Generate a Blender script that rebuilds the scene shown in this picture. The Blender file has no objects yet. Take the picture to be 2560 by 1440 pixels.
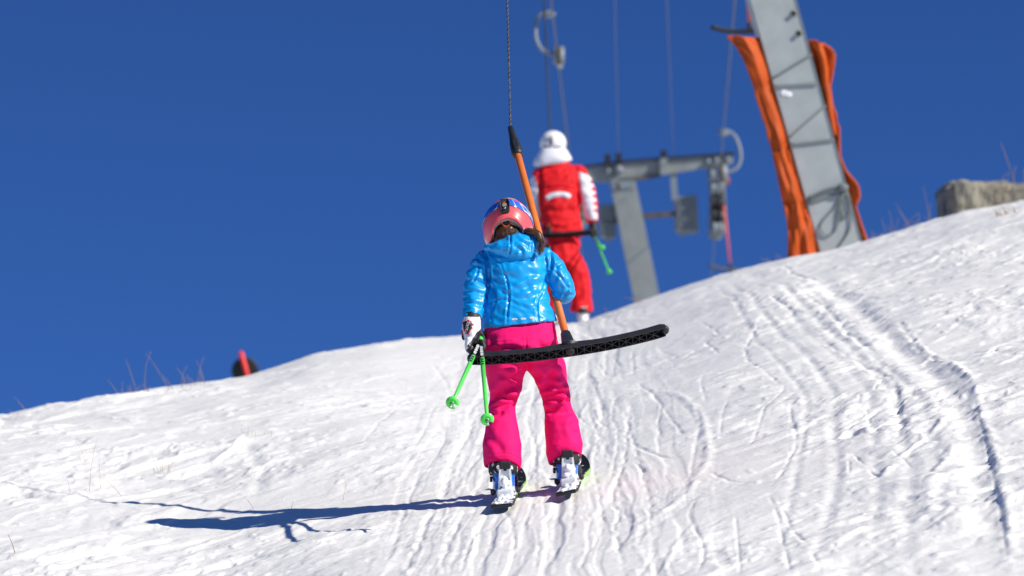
import bpy, bmesh, math, random
import numpy as np
from mathutils import Vector, Matrix
from mathutils.bvhtree import BVHTree

# ------------------------------------------------------------------ camera
S = bpy.context.scene
COL = S.collection
F = 9600.0                       # focal length in photograph pixels (2560 wide): 135 mm on a 36 mm sensor
PITCH = math.radians(15.0); ROLL = math.radians(5.0)
CAM = np.array([0.0, 0.0, 1.7])
_f = np.array([0, math.cos(PITCH), math.sin(PITCH)])
_r0 = np.array([1.0, 0, 0]); _u0 = np.array([0, -math.sin(PITCH), math.cos(PITCH)])
RX = math.cos(ROLL)*_r0 - math.sin(ROLL)*_u0
UY = math.sin(ROLL)*_r0 + math.cos(ROLL)*_u0
FZ = _f
UP = np.array([0, 0, 1.0])
cd = bpy.data.cameras.new('camera'); cam = bpy.data.objects.new('camera', cd); COL.objects.link(cam)
cam.matrix_world = Matrix(((RX[0], UY[0], -FZ[0], CAM[0]), (RX[1], UY[1], -FZ[1], CAM[1]),
                           (RX[2], UY[2], -FZ[2], CAM[2]), (0, 0, 0, 1)))
cd.sensor_width = 36; cd.lens = 135; cd.clip_start = 0.5; cd.clip_end = 3000
cd.dof.use_dof = True; cd.dof.focus_distance = 16.0; cd.dof.aperture_fstop = 4.1
S.camera = cam
# ------------------------------------------------------------------ sky, sun, exposure
SUN_EL = math.radians(28.0); SUN_BACK = math.radians(31.0)       # from the right, swung behind the camera
sd = np.array([math.cos(SUN_EL)*math.cos(SUN_BACK), -math.cos(SUN_EL)*math.sin(SUN_BACK), math.sin(SUN_EL)])
w = bpy.data.worlds.new('World'); S.world = w; w.use_nodes = True
nt = w.node_tree; bg = nt.nodes['Background']
sky = nt.nodes.new('ShaderNodeTexSky'); sky.sky_type = 'NISHITA'; sky.sun_disc = False
sky.sun_elevation = SUN_EL; sky.sun_rotation = math.atan2(sd[0], sd[1])
sky.altitude = 2600; sky.air_density = 0.75; sky.dust_density = 0.0; sky.ozone_density = 6.0
hs = nt.nodes.new('ShaderNodeMix'); hs.data_type = 'RGBA'; hs.blend_type = 'MULTIPLY'; hs.inputs[0].default_value = 1.0
hs.inputs[7].default_value = (.42, .66, 1.0, 1)          # deep, dust-free mountain blue, the same all over the sky
nt.links.new(sky.outputs[0], hs.inputs[6]); nt.links.new(hs.outputs[2], bg.inputs[0]); bg.inputs[1].default_value = 0.085
sl = bpy.data.lights.new('sun', 'SUN'); sl.energy = 4.3; sl.angle = math.radians(0.5); sl.color = (1.0, 0.94, 0.84)
so = bpy.data.objects.new('sun', sl); COL.objects.link(so); so.location = (20, -15, 30)
so.rotation_euler = Vector(tuple(sd)).to_track_quat('Z', 'Y').to_euler()
S.view_settings.view_transform = 'Standard'; S.view_settings.look = 'None'; S.view_settings.gamma = 1.0
S.view_settings.exposure = 0.35; S.view_settings.use_curve_mapping = False

# ------------------------------------------------------------------ helpers
rng = np.random.default_rng(7)
def W(X, Y, Z):
    X = np.asarray(X, float)[..., None]; Y = np.asarray(Y, float)[..., None]; Z = np.asarray(Z, float)[..., None]
    return CAM + X*RX + Y*UY + Z*FZ
def PX(px, py, Z):
    px = np.asarray(px, float); py = np.asarray(py, float); Z = np.asarray(Z, float)
    return W((px-1280)/F*Z, (720-py)/F*Z, Z)
def proj(P):
    d = P-CAM; Z = d@FZ
    return 1280+F*(d@RX)/Z, 720-F*(d@UY)/Z, Z
def unit(v):
    v = np.asarray(v, float); return v/np.linalg.norm(v)

_P = rng.permutation(4096); _P = np.concatenate([_P, _P, _P])
_G2 = np.stack([np.cos(np.arange(4096)*2.399963), np.sin(np.arange(4096)*2.399963)], 1)
_G3 = rng.normal(size=(4096, 3)); _G3 /= np.linalg.norm(_G3, axis=1)[:, None]
def noise2(x, y, seed=0):
    xi = np.floor(x).astype(int); yi = np.floor(y).astype(int); xf = x-xi; yf = y-yi
    u = xf*xf*xf*(xf*(xf*6-15)+10); v = yf*yf*yf*(yf*(yf*6-15)+10)
    def g(i, j, a, b):
        h = _P[(_P[(xi+i+seed*131) & 4095] + yi + j) & 4095]; q = _G2[h]; return q[..., 0]*a+q[..., 1]*b
    n00 = g(0, 0, xf, yf); n10 = g(1, 0, xf-1, yf); n01 = g(0, 1, xf, yf-1); n11 = g(1, 1, xf-1, yf-1)
    return 1.5*((n00*(1-u)+n10*u)*(1-v)+(n01*(1-u)+n11*u)*v)
def noise3(p, seed=0):
    i = np.floor(p).astype(int); f = p-i; u = f*f*f*(f*(f*6-15)+10); out = 0
    for a in (0, 1):
        for b in (0, 1):
            for c in (0, 1):
                h = _P[(_P[(_P[(i[:, 0]+a+seed*77) & 4095]+i[:, 1]+b) & 4095]+i[:, 2]+c) & 4095]
                g = _G3[h]; d = g[:, 0]*(f[:, 0]-a)+g[:, 1]*(f[:, 1]-b)+g[:, 2]*(f[:, 2]-c)
                wt = (u[:, 0] if a else 1-u[:, 0])*(u[:, 1] if b else 1-u[:, 1])*(u[:, 2] if c else 1-u[:, 2])
                out = out+wt*d
    return 1.5*out
def seg_dist(x, y, pts):
    """distance of points to a polyline, arclength position and signed side"""
    best = np.full(x.shape, 1e9); arc = np.zeros(x.shape); side = np.zeros(x.shape); acc = 0
    for (x0, y0), (x1, y1) in zip(pts[:-1], pts[1:]):
        dx, dy = x1-x0, y1-y0; L = math.hypot(dx, dy)+1e-9
        t = np.clip(((x-x0)*dx+(y-y0)*dy)/(L*L), 0, 1)
        ex = x-(x0+t*dx); ey = y-(y0+t*dy); d = np.hypot(ex, ey); m = d < best
        best = np.where(m, d, best); arc = np.where(m, acc+t*L, arc); side = np.where(m, np.sign(dx*ey-dy*ex), side); acc += L
    return best, arc, side, acc
def smooth_poly(pts, n=6):
    """Catmull-Rom through the points"""
    p = np.array(pts, float); q = np.vstack([2*p[0]-p[1], p, 2*p[-1]-p[-2]]); out = []
    for i in range(1, len(q)-2):
        for t in np.linspace(0, 1, n, endpoint=False):
            out.append(0.5*((2*q[i])+(-q[i-1]+q[i+1])*t+(2*q[i-1]-5*q[i]+4*q[i+1]-q[i+2])*t*t+(-q[i-1]+3*q[i]-3*q[i+1]+q[i+2])*t**3))
    out.append(p[-1]); return np.array(out)

# ---- meshes
def obj(name, V, Fc, mat, parent=None, origin=None, smooth=True, fm=None):
    """one mesh object; V in world metres; a child shares its root's origin"""
    V = np.asarray(V, float)
    if parent is not None:
        r = parent
        while r.parent: r = r.parent
        org = np.array(r.location)
    else:
        org = np.array(origin) if origin is not None else np.array([V[:, 0].mean(), V[:, 1].mean(), V[:, 2].min()])
    me = bpy.data.meshes.new(name)
    me.from_pydata((V-org).tolist(), [], Fc if isinstance(Fc, list) else Fc.tolist()); me.update()
    for m in (mat if isinstance(mat, (list, tuple)) else [mat]): me.materials.append(m)
    if fm is not None: me.polygons.foreach_set('material_index', np.asarray(fm, np.int32))
    if smooth: me.polygons.foreach_set('use_smooth', np.ones(len(me.polygons), bool))
    o = bpy.data.objects.new(name, me); COL.objects.link(o)
    if parent is not None: o.parent = parent
    else: o.location = org
    return o
def empty(name, loc):
    o = bpy.data.objects.new(name, None); COL.objects.link(o); o.location = tuple(loc); o.empty_display_size = 0.1; return o
def tag(o, label, cat, group=None):
    o['label'] = label; o['category'] = cat
    if group: o['group'] = group
    return o
def rings(rs, cap=True):
    n = len(rs[0]); V = np.vstack(rs); Fc = []
    for i in range(len(rs)-1):
        for j in range(n):
            k = (j+1) % n; Fc.append([i*n+j, i*n+k, (i+1)*n+k, (i+1)*n+j])
    if cap:
        Fc.append(list(range(n))[::-1]); Fc.append([(len(rs)-1)*n+j for j in range(n)])
    return V, Fc
def tube(path, rad, n=10, flat=None, round_ends=False):
    P = np.asarray(path, float); m = len(P); rad = np.full(m, rad) if np.isscalar(rad) else np.asarray(rad, float)
    if round_ends:
        d0 = unit(P[0]-P[1]); d1 = unit(P[-1]-P[-2])
        P = np.vstack([P[0]+d0*rad[0]*.9, P[0]+d0*rad[0]*.55, P, P[-1]+d1*rad[-1]*.55, P[-1]+d1*rad[-1]*.9])
        rad = np.concatenate([[rad[0]*.3, rad[0]*.8], rad, [rad[-1]*.8, rad[-1]*.3]]); m = len(P)
    T = np.gradient(P, axis=0); T /= np.linalg.norm(T, axis=1)[:, None]+1e-12
    ref = np.array([0, 0, 1.0]) if abs(T[0][2]) < .9 else np.array([1.0, 0, 0])
    a = unit(np.cross(T[0], ref)); rs = []
    ang = np.linspace(0, 2*np.pi, n, endpoint=False)
    for i in range(m):
        a = unit(a-T[i]*(a@T[i])); b = np.cross(T[i], a)
        rs.append(P[i]+rad[i]*(np.cos(ang)[:, None]*a+np.sin(ang)[:, None]*b))
    return rings(rs)
def join(parts):
    V = []; Fc = []; o = 0
    for v, f in parts:
        V.append(np.asarray(v)); Fc += [[i+o for i in q] for q in (f if isinstance(f, list) else f.tolist())]; o += len(v)
    return np.vstack(V), Fc
def box(c, ax, ay, az, hx, hy, hz, bev=0.0):
    """box with half sizes along three unit axes, optionally with bevelled edges along az"""
    c = np.asarray(c); V = []
    if bev <= 0:
        for sx, sy, sz in [(-1,-1,-1),(1,-1,-1),(1,1,-1),(-1,1,-1),(-1,-1,1),(1,-1,1),(1,1,1),(-1,1,1)]:
            V.append(c+sx*hx*ax+sy*hy*ay+sz*hz*az)
        return np.array(V), [[3,2,1,0],[4,5,6,7],[0,1,5,4],[1,2,6,5],[2,3,7,6],[3,0,4,7]]
    pr = [(-hx+bev,-hy),(hx-bev,-hy),(hx,-hy+bev),(hx,hy-bev),(hx-bev,hy),(-hx+bev,hy),(-hx,hy-bev),(-hx,-hy+bev)]
    q = lambda s, z: np.array([c+ax*x*s+ay*y*s+az*z for x, y in pr])
    return rings([q(1-bev/max(hx,hy)*.6, -hz), q(1, -hz+bev), q(1, hz-bev), q(1-bev/max(hx,hy)*.6, hz)])
def ball(c, ax, ay, az, nu=20, nv=12):
    """ellipsoid: ax, ay, az are semi-axis vectors"""
    rs = []
    for i in range(1, nv):
        t = math.pi*i/nv-math.pi/2; a = np.linspace(0, 2*np.pi, nu, endpoint=False)
        rs.append(c+math.cos(t)*(np.cos(a)[:, None]*ax+np.sin(a)[:, None]*ay)+math.sin(t)*az)
    return rings(rs)
def remesh(parts, voxel, smooth=6, factor=.5):
    V, Fc = join(parts); me = bpy.data.meshes.new('tmp'); me.from_pydata(V.tolist(), [], Fc); me.update()
    o = bpy.data.objects.new('tmp', me); COL.objects.link(o)
    bm = bmesh.new(); bm.from_mesh(me); bmesh.ops.recalc_face_normals(bm, faces=bm.faces); bm.to_mesh(me); bm.free()
    m = o.modifiers.new('r', 'REMESH'); m.mode = 'VOXEL'; m.voxel_size = voxel
    if smooth:
        s = o.modifiers.new('s', 'SMOOTH'); s.factor = factor; s.iterations = smooth
    dg = bpy.context.evaluated_depsgraph_get(); ev = o.evaluated_get(dg); em = ev.to_mesh()
    n = len(em.vertices); V = np.empty(n*3); em.vertices.foreach_get('co', V); V = V.reshape(-1, 3)
    Fc = [list(p.vertices) for p in em.polygons]
    N = np.empty(n*3); em.vertices.foreach_get('normal', N); N = N.reshape(-1, 3)
    ev.to_mesh_clear(); bpy.data.objects.remove(o); bpy.data.meshes.remove(me)
    return V, Fc, N
def crease(V, N, lines, conv=lambda p: p, both=False):
    """press (or raise) soft lines, given as photograph points, into the camera side of a cloth surface"""
    px, py, _ = proj(V); face = np.clip(-(N@FZ)*2.5, 0, 1); D = np.zeros(len(V))
    for pts, wd, dep in lines:
        pts = smooth_poly([conv(p) for p in pts], 5)
        mk = (px > pts[:, 0].min()-4*wd) & (px < pts[:, 0].max()+4*wd) & (py > pts[:, 1].min()-4*wd) & (py < pts[:, 1].max()+4*wd)
        d, arc, side, L = seg_dist(px[mk], py[mk], pts)
        fade = np.clip(arc/(0.18*L), 0, 1)*np.clip((L-arc)/(0.18*L), 0, 1)*.7+.3
        D[mk] += fade*dep*(np.exp(-(d/wd)**2)-.45*np.exp(-((d-1.9*wd)/wd)**2))
    return V-N*(D*face)[:, None]
def bvh_of(o):
    M = o.matrix_world if o.parent is None else None
    r = o
    while r.parent: r = r.parent
    off = Vector(r.location)
    return BVHTree.FromPolygons([v.co+off for v in o.data.vertices], [list(p.vertices) for p in o.data.polygons])
def on_surface(bvh, px, py, lift=0.002, zdef=None):
    out = []
    for a, b in zip(np.ravel(px), np.ravel(py)):
        d = unit(PX(a, b, 1.0)-CAM); hit = bvh.ray_cast(Vector(CAM), Vector(d))
        if hit[0] is None: out.append(None); continue
        n = np.array(hit[1]); n = n if n@d < 0 else -n
        out.append(np.array(hit[0])+n*lift)
    good = [o for o in out if o is not None]
    for i, o in enumerate(out):
        if o is None:
            j = min((k for k in range(len(out)) if out[k] is not None), key=lambda k: abs(k-i), default=None)
            Zr = (out[j]-CAM)@FZ if j is not None else zdef
            out[i] = PX(np.ravel(px)[i], np.ravel(py)[i], Zr)
    return np.array(out)
def decal(name, bvh, rows, mat, parent, lift=0.002, thick=0.0015):
    """thin applied patch following a surface; rows = list of equally long point rows (photograph points)"""
    R = np.array(rows, float); a, b = R.shape[:2]
    top = on_surface(bvh, R[..., 0], R[..., 1], lift); bot = top+FZ*(thick+lift*.8)
    Fc = [[i*b+j, i*b+j+1, (i+1)*b+j+1, (i+1)*b+j] for i in range(a-1) for j in range(b-1)]
    n = a*b; loop = [j for j in range(b)]+[i*b+b-1 for i in range(1, a)]+[(a-1)*b+j for j in range(b-2, -1, -1)]+[i*b for i in range(a-2, 0, -1)]
    Fc += [[loop[k], loop[k]+n, loop[(k+1) % len(loop)]+n, loop[(k+1) % len(loop)]] for k in range(len(loop))]
    return obj(name, np.vstack([top, bot]), Fc, mat, parent)
def disc_rows(cx, cy, rx, ry, rot=0, na=14, nr=3):
    a = np.linspace(0, 2*np.pi, na); rows = []
    for r in np.linspace(0.02, 1, nr):
        x = rx*r*np.cos(a); y = ry*r*np.sin(a)
        rows.append(np.stack([cx+x*math.cos(rot)-y*math.sin(rot), cy+x*math.sin(rot)+y*math.cos(rot)], 1))
    return rows
def strip_rows(pts, wd, n=4, k=3):
    p = smooth_poly(pts, n); t = np.gradient(p, axis=0); t /= np.linalg.norm(t, axis=1)[:, None]; nn = np.stack([-t[:, 1], t[:, 0]], 1)
    return [p+nn*wd*s for s in np.linspace(-.5, .5, k)]
def letters(name, text, bvh, cx, cy, size, rot, mat, parent, lift=0.003):
    """raised lettering on a surface"""
    cu = bpy.data.curves.new('t', 'FONT'); cu.body = text; cu.align_x = 'CENTER'; cu.align_y = 'CENTER'; cu.size = 1; cu.resolution_u = 3
    t = bpy.data.objects.new('t', cu); COL.objects.link(t); dg = bpy.context.evaluated_depsgraph_get()
    me = t.evaluated_get(dg).to_mesh(); V = np.array([v.co[:2] for v in me.vertices]); Fc = [list(p.vertices) for p in me.polygons]
    t.evaluated_get(dg).to_mesh_clear(); bpy.data.objects.remove(t); bpy.data.curves.remove(cu)
    x = V[:, 0]*size; y = -V[:, 1]*size; c, s = math.cos(rot), math.sin(rot)
    return obj(name, on_surface(bvh, cx+x*c-y*s, cy+x*s+y*c, lift), Fc, mat, parent)

# ---- materials
def mat(name, col, rough=.5, var=.0, scale=20., bump=.0, bscale=80., metal=0., coat=0., spec=.5, col2=None, stretch=(1, 1, 1), thr=None, sss=0.):
    m = bpy.data.materials.new(name); m.use_nodes = True; t = m.node_tree; b = t.nodes['Principled BSDF']
    b.inputs['Roughness'].default_value = rough; b.inputs['Metallic'].default_value = metal
    b.inputs['Specular IOR Level'].default_value = spec; b.inputs['Coat Weight'].default_value = coat; b.inputs['Coat Roughness'].default_value = .12
    if sss: b.inputs['Subsurface Weight'].default_value = sss; b.inputs['Subsurface Radius'].default_value = (.03, .04, .05)
    tc = t.nodes.new('ShaderNodeTexCoord'); mp = t.nodes.new('ShaderNodeMapping'); mp.inputs['Scale'].default_value = stretch
    t.links.new(tc.outputs['Object'], mp.inputs[0])
    n = t.nodes.new('ShaderNodeTexNoise'); n.inputs['Scale'].default_value = scale; n.inputs['Detail'].default_value = 6
    t.links.new(mp.outputs[0], n.inputs['Vector']); r = t.nodes.new('ShaderNodeValToRGB'); t.links.new(n.outputs['Fac'], r.inputs[0])
    c = np.array(col); c2 = np.array(col2) if col2 is not None else c*(1-var); c1 = c if col2 is not None else np.clip(c*(1+var), 0, 1)
    lo, hi = thr if thr else (.3, .7)
    r.color_ramp.elements[0].position = lo; r.color_ramp.elements[1].position = hi
    r.color_ramp.elements[0].color = (*c2, 1); r.color_ramp.elements[1].color = (*c1, 1)
    t.links.new(r.outputs[0], b.inputs['Base Color'])
    if bump:
        n2 = t.nodes.new('ShaderNodeTexNoise'); n2.inputs['Scale'].default_value = bscale; n2.inputs['Detail'].default_value = 5
        t.links.new(mp.outputs[0], n2.inputs['Vector']); bp = t.nodes.new('ShaderNodeBump'); bp.inputs['Strength'].default_value = bump; bp.inputs['Distance'].default_value = .01
        t.links.new(n2.outputs['Fac'], bp.inputs['Height']); t.links.new(bp.outputs[0], b.inputs['Normal'])
    return m
M = {}
M['snow'] = mat('snow', (.88, .872, .83), .6, .02, 3, .30, 45, spec=.2)
M['blue_nylon'] = mat('blue_nylon', (.0, .33, .76), .37, .05, 9, .0, 40, coat=.1, spec=.55)
M['pink_cloth'] = mat('pink_cloth', (.93, .007, .155), .75, .05, 12, .10, 160, spec=.2)
M['salmon'] = mat('salmon', (.88, .11, .12), .34, .03, 15, 0, coat=.3)
M['strap_blue'] = mat('strap_blue', (.005, .12, .62), .6, .06, 60, .1, 300)
M['white'] = mat('white', (.80, .80, .80), .5, .05, 30)
M['black'] = mat('black', (.012, .012, .014), .6, .3, 40, .05, 200)
M['black_rubber'] = mat('black_rubber', (.016, .016, .020), .5, .4, 25, .12, 90)
M['dark_lens'] = mat('dark_lens', (.02, .03, .06), .1, .2, 10, coat=1)
M['grey_liner'] = mat('grey_liner', (.42, .42, .39), .8, .06, 40)
M['orange_ring'] = mat('orange_ring', (.85, .09, .02), .4, .05, 30)
M['hair'] = mat('hair', (.15, .062, .026), .42, 0, 60, 0, col2=(.045, .018, .008), stretch=(1, 1, .15))
M['lilac'] = mat('lilac', (.45, .25, .6), .6, .1, 40)
M['skin'] = mat('skin', (.62, .36, .26), .5, .05, 20, sss=.1)
M['boot_blue'] = mat('boot_blue', (.02, .17, .68), .35, .1, 30, 0, coat=.2)
M['binding_white'] = mat('binding_white', (.74, .76, .76), .4, .08, 50)
M['snow_clump'] = mat('snow_clump', (.86, .88, .92), .6, .03, 30, .4, 120, spec=.2)
M['ski_top'] = mat('ski_top', (.85, .86, .9), .5, 0, 26, .2, 150, col2=(.012, .012, .014), thr=(.40, .46), stretch=(1, .5, 1))
M['ski_tip'] = mat('ski_tip', (.85, .86, .9), .4, 0, 30, .1, 150, col2=(.012, .012, .014), thr=(.62, .65))
M['cuff'] = mat('cuff', (.80, .82, .85), .7, 0, 45, .4, 150, col2=(.012, .012, .012), thr=(.56, .62))
M['lime'] = mat('lime', (.26, .52, .04), .35, .05, 30)
M['pole_green'] = mat('pole_green', (.10, .80, .10), .38, .05, 30, coat=.2)
M['steel'] = mat('steel', (.55, .55, .57), .35, .15, 60, metal=.8)
M['bar_orange'] = mat('bar_orange', (.82, .20, .035), .45, .08, 14, .05, 80, coat=.15)
M['bar_red'] = mat('bar_red', (.88, .12, .03), .5, .08, 14)
M['rope_black'] = mat('rope_black', (.10, .10, .10), .7, 0, 90, .3, 200, col2=(.008, .008, .01), thr=(.52, .6))
M['wire'] = mat('wire', (.12, .12, .13), .5, .2, 30, metal=.3)
M['galv'] = mat('galv', (.40, .44, .43), .6, .10, 5, .05, 40, metal=.15)
M['galv_far'] = mat('galv_far', (.25, .275, .265), .6, .12, 4, .05, 40, metal=.1)
M['galv_pale'] = mat('galv_pale', (.20, .235, .26), .5, .1, 4)
M['rusty'] = mat('rusty', (.13, .095, .06), .8, .2, 8, col2=(.06, .055, .05))
M['tarp'] = mat('tarp', (.44, .066, .005), .6, .2, 4, .25, 16, spec=.25)
M['cord'] = mat('cord', (.17, .20, .20), .8, .2, 60)
M['red_cloth'] = mat('red_cloth', (.70, .008, .014), .7, .06, 9, .1, 100, spec=.25)
M['white_cloth'] = mat('white_cloth', (.78, .78, .82), .7, .05, 14, .1, 100, spec=.25)
M['rock'] = mat('rock', (.36, .335, .25), .9, 0, 4, .6, 14, col2=(.11, .11, .10))
M['straw'] = mat('straw', (.42, .28, .12), .8, .2, 40)
M['dry_stem'] = mat('dry_stem', (.30, .20, .13), .8, .2, 40)
M['marker_red'] = mat('marker_red', (.80, .03, .02), .5, .05, 20)
M['yarn'] = mat('yarn', (.20, .20, .19), .8, .2, 60)
M['dull_red'] = mat('dull_red', (.30, .07, .05), .7, .2, 20)
M['reflect'] = mat('reflect', (.55, .56, .58), .3, .05, 60)
# ------------------------------------------------------------------ the snow slope
# skyline of the crest in the photograph, and how far off it lies
SKY = np.array([(-2600,1330),(-1000,1190),(-300,1075),(0,1048),(150,1013),(380,989),(560,958),(612,950),(650,938),(780,889),(940,861),(1150,843),(1300,823),(1450,809),
  (1560,773),(1650,744),(1750,710),(1840,682),(1960,648),(2060,628),(2150,607),(2300,562),(2400,533),(2560,500),(3000,430),(4500,330)], float)
us = np.linspace(-.45, .45, 1801)
def table(pairs, sm):
    p = np.array(pairs, float); t = np.interp(us, (p[:, 0]-1280)/F, p[:, 1]); k = np.exp(-np.linspace(-2.5, 2.5, sm)**2); k /= k.sum()
    return np.convolve(np.pad(t, sm//2, mode='edge'), k, 'valid')[:1801]
T_e = (720-table(SKY, 21))/F
T_es = (720-table(SKY, 221))/F
T_h = table([(-2600,2.1),(0,2.2),(500,2.12),(900,1.78),(1250,1.60),(1450,1.585),(1900,1.72),(2560,1.86),(4500,1.86)], 161)
T_D = table([(-2600,26),(0,26),(600,27.5),(1150,31),(1450,32.5),(2060,33.5),(2560,34.5),(4500,35)], 161)
T_r = table([(-2600,18),(0,18),(600,20),(1150,24),(1450,25),(2560,25),(4500,25)], 161)
def base(X, Z):
    u = np.clip(X/np.maximum(Z, 8.), -.44, .44)
    a = np.clip((Z-22)/8, 0, 1); e = np.interp(u, us, T_es)*(1-a)+np.interp(u, us, T_e)*a; h = np.interp(u, us, T_h); D = np.interp(u, us, T_D); r1 = np.interp(u, us, T_r)
    k = h/(D*D-r1*r1); m = e+h/D+h*(D-r1)/((D+r1)*D)
    q = np.maximum(Z-r1, 0); qm = D+7-r1
    quad = np.where(q < qm, q*q, qm*qm+2*qm*(q-qm))
    return -h+m*Z-k*quad
def ray_ground(px, py):
    """distance at which the sight line through a photograph point meets the slope"""
    px = np.asarray(px, float); py = np.asarray(py, float); u = (px-1280)/F; v = (720-py)/F
    D = np.interp(u, us, T_D); lo = np.full(px.shape, 9.0); hi = D.copy()
    for _ in range(40):
        mid = (lo+hi)/2; below = base(u*mid, mid)/mid < v
        lo = np.where(below, mid, lo); hi = np.where(below, hi, mid)
    return (lo+hi)/2
TR = []   # points, half width (px), depth (m, + = cut in), rough, berm
def tr(pts, wd, dep, rough=.4, berm=.5): TR.append((pts, wd, dep, rough, berm))
tr([(1270,1440),(1286,1360),(1278,1300),(1258,1255),(1262,1200),(1290,1120)], 9, .016)
tr([(1010,1440),(1042,1370),(1064,1300),(1102,1240),(1140,1140),(1172,1090),(1200,1020)], 13, .020, .8)
tr([(1098,1440),(1112,1390),(1132,1330),(1162,1270),(1200,1200),(1230,1120)], 11, .018, .8)
tr([(1152,1440),(1170,1370),(1198,1310),(1226,1262)], 9, .013)
tr([(960,1440),(990,1330),(1020,1240),(1060,1150)], 10, .010)
tr([(1345,1260),(1340,1180),(1336,1110),(1318,1060),(1332,1010),(1336,970),(1350,910)], 8, .016)
tr([(1392,1440),(1385,1330),(1400,1250),(1412,1200)], 12, .014)
tr([(1440,1440),(1470,1380),(1468,1330),(1480,1280)], 9, .015)
tr([(1335,1440),(1345,1370),(1338,1310)], 8, .011)
tr([(1560,1440),(1538,1320),(1548,1270),(1530,1230),(1560,1150),(1570,1060),(1576,1010)], 9, .018, .9)
tr([(1520,1210),(1536,1150),(1545,1080),(1530,1050),(1536,1010),(1560,985)], 8, .015, .6)
tr([(1520,1362),(1600,1312),(1680,1252),(1742,1180),(1770,1130),(1766,1085),(1742,1030),(1700,1000),(1640,985)], 14, -.013, .5, .5)
tr([(1500,1400),(1600,1336),(1700,1266),(1760,1196)], 18, .007, .2, .2)
tr([(1722,1190),(1738,1110),(1750,1060),(1736,1012)], 9, .013)
tr([(1572,1108),(1620,1126),(1682,1136)], 9, .024, .8)
tr([(1772,1164),(1820,1180),(1888,1190)], 8, .020, .5)
tr([(1780,1125),(1850,1112),(1872,1106)], 8, -.012)
tr([(1868,1112),(1890,1075),(1910,1030),(1950,985),(1962,962)], 7, .016, .7)
tr([(1860,868),(1870,905),(1905,930),(1950,965)], 8, .026, 1.3)
tr([(1902,806),(1880,840),(1862,870)], 7, .02, .9)
tr([(1655,1100),(1645,1060),(1656,1015)], 6, .013); tr([(1680,1056),(1708,1092)], 7, .015); tr([(1592,960),(1640,1005),(1656,1022)], 7, .016)
tr([(1612,970),(1662,1030),(1702,1082)], 6, .012); tr([(1480,1030),(1500,1060),(1522,1072)], 7, .018); tr([(1580,880),(1584,930)], 6, .018)
tr([(1498,908),(1522,942)], 6, .016); tr([(1535,893),(1556,918)], 6, .016); tr([(1640,868),(1700,895)], 5, .012); tr([(1760,850),(1800,885)], 6, .02, 1)
tr([(1765,1010),(1752,960),(1770,930)], 6, .012); tr([(1800,1090),(1806,1040),(1820,1000)], 6, .011)
tr([(1920,1228),(1946,1280),(1956,1340),(1978,1440)], 8, .016, .5); tr([(1944,1236),(1990,1320),(2030,1380),(2055,1440)], 8, .014, .6)
tr([(1922,1204),(1960,1150),(1990,1090),(1975,1030),(1988,1000)], 8, .016, .8)
tr([(1742,1440),(1760,1380),(1740,1320),(1724,1280),(1742,1230)], 9, .016, .7); tr([(1850,1440),(1846,1360),(1838,1270)], 7, .012)
tr([(1650,1440),(1690,1360),(1735,1300)], 12, -.014, .5); tr([(1600,1440),(1640,1380)], 9, .012)
tr([(2475,1440),(2468,1300),(2450,1150),(2416,1050),(2385,985),(2330,930),(2270,880),(2215,838),(2150,780),(2090,730),(2030,690)], 40, .050, .12, .25)
tr([(2540,1440),(2528,1380),(2515,1260),(2500,1180),(2474,1080),(2448,1010),(2436,960),(2400,925),(2330,880),(2260,830)], 17, -.026, .7, .1)
tr([(2524,1420),(2490,1215),(2462,1085),(2432,985)], 8, .014, .4, .1)
tr([(2232,1096),(2252,1050),(2240,970),(2224,940),(2150,902),(2080,872),(2045,840)], 11, .022, .8)
tr([(2190,1190),(2260,1120),(2330,1070),(2372,1030)], 14, -.022, .7); tr([(2320,1290),(2340,1180),(2390,1090)], 18, -.020, .8)
tr([(1958,660),(2000,690),(2062,716)], 9, .030, .8); tr([(1875,768),(1925,750),(1965,772),(1990,790)], 8, .028, .9)
tr([(2010,738),(2072,782),(2130,846),(2200,880)], 10, .030, .9); tr([(2240,800),(2300,862),(2380,905)], 12, .030, 1.0)
tr([(1700,790),(1800,770),(1900,730)], 8, .015, .8); tr([(2130,1060),(2118,1080)], 18, .045, .8); tr([(2258,1040),(2246,1062)], 15, .045, .8)
tr([(2160,1060),(2190,1075)], 14, -.035, .9); tr([(2480,760),(2560,740)], 12, .03, .9); tr([(2500,860),(2440,900)], 12, .03, 1)
tr([(505,1168),(560,1148),(612,1112),(660,1100)], 12, -.045, .7, -.6); tr([(620,1125),(650,1180),(640,1240)], 22, .020, .2)
tr([(400,1205),(450,1190),(500,1172)], 12, -.04, .9); tr([(545,1225),(600,1205)], 12, -.03, .8)
tr([(0,1320),(120,1302),(240,1290)], 12, -.025, .8); tr([(280,1330),(380,1320),(440,1322)], 12, -.03, .8); tr([(100,1420),(200,1396)], 13, -.03, .9)
tr([(560,1070),(700,1042),(840,1018)], 10, .012, .9); tr([(640,950),(760,930),(900,900)], 8, .015, 1.0)
tr([(80,1085),(180,1070),(260,1066)], 8, .015, 1); tr([(250,1035),(330,1055),(360,1053)], 9, -.022, .7)
tr([(1080,905),(1120,960),(1130,1010)], 8, .012, .8); tr([(890,1130),(960,1060),(1030,990)], 8, .010, .8); tr([(1000,1180),(1060,1090),(1090,1010)], 8, .011, .7)
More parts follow.
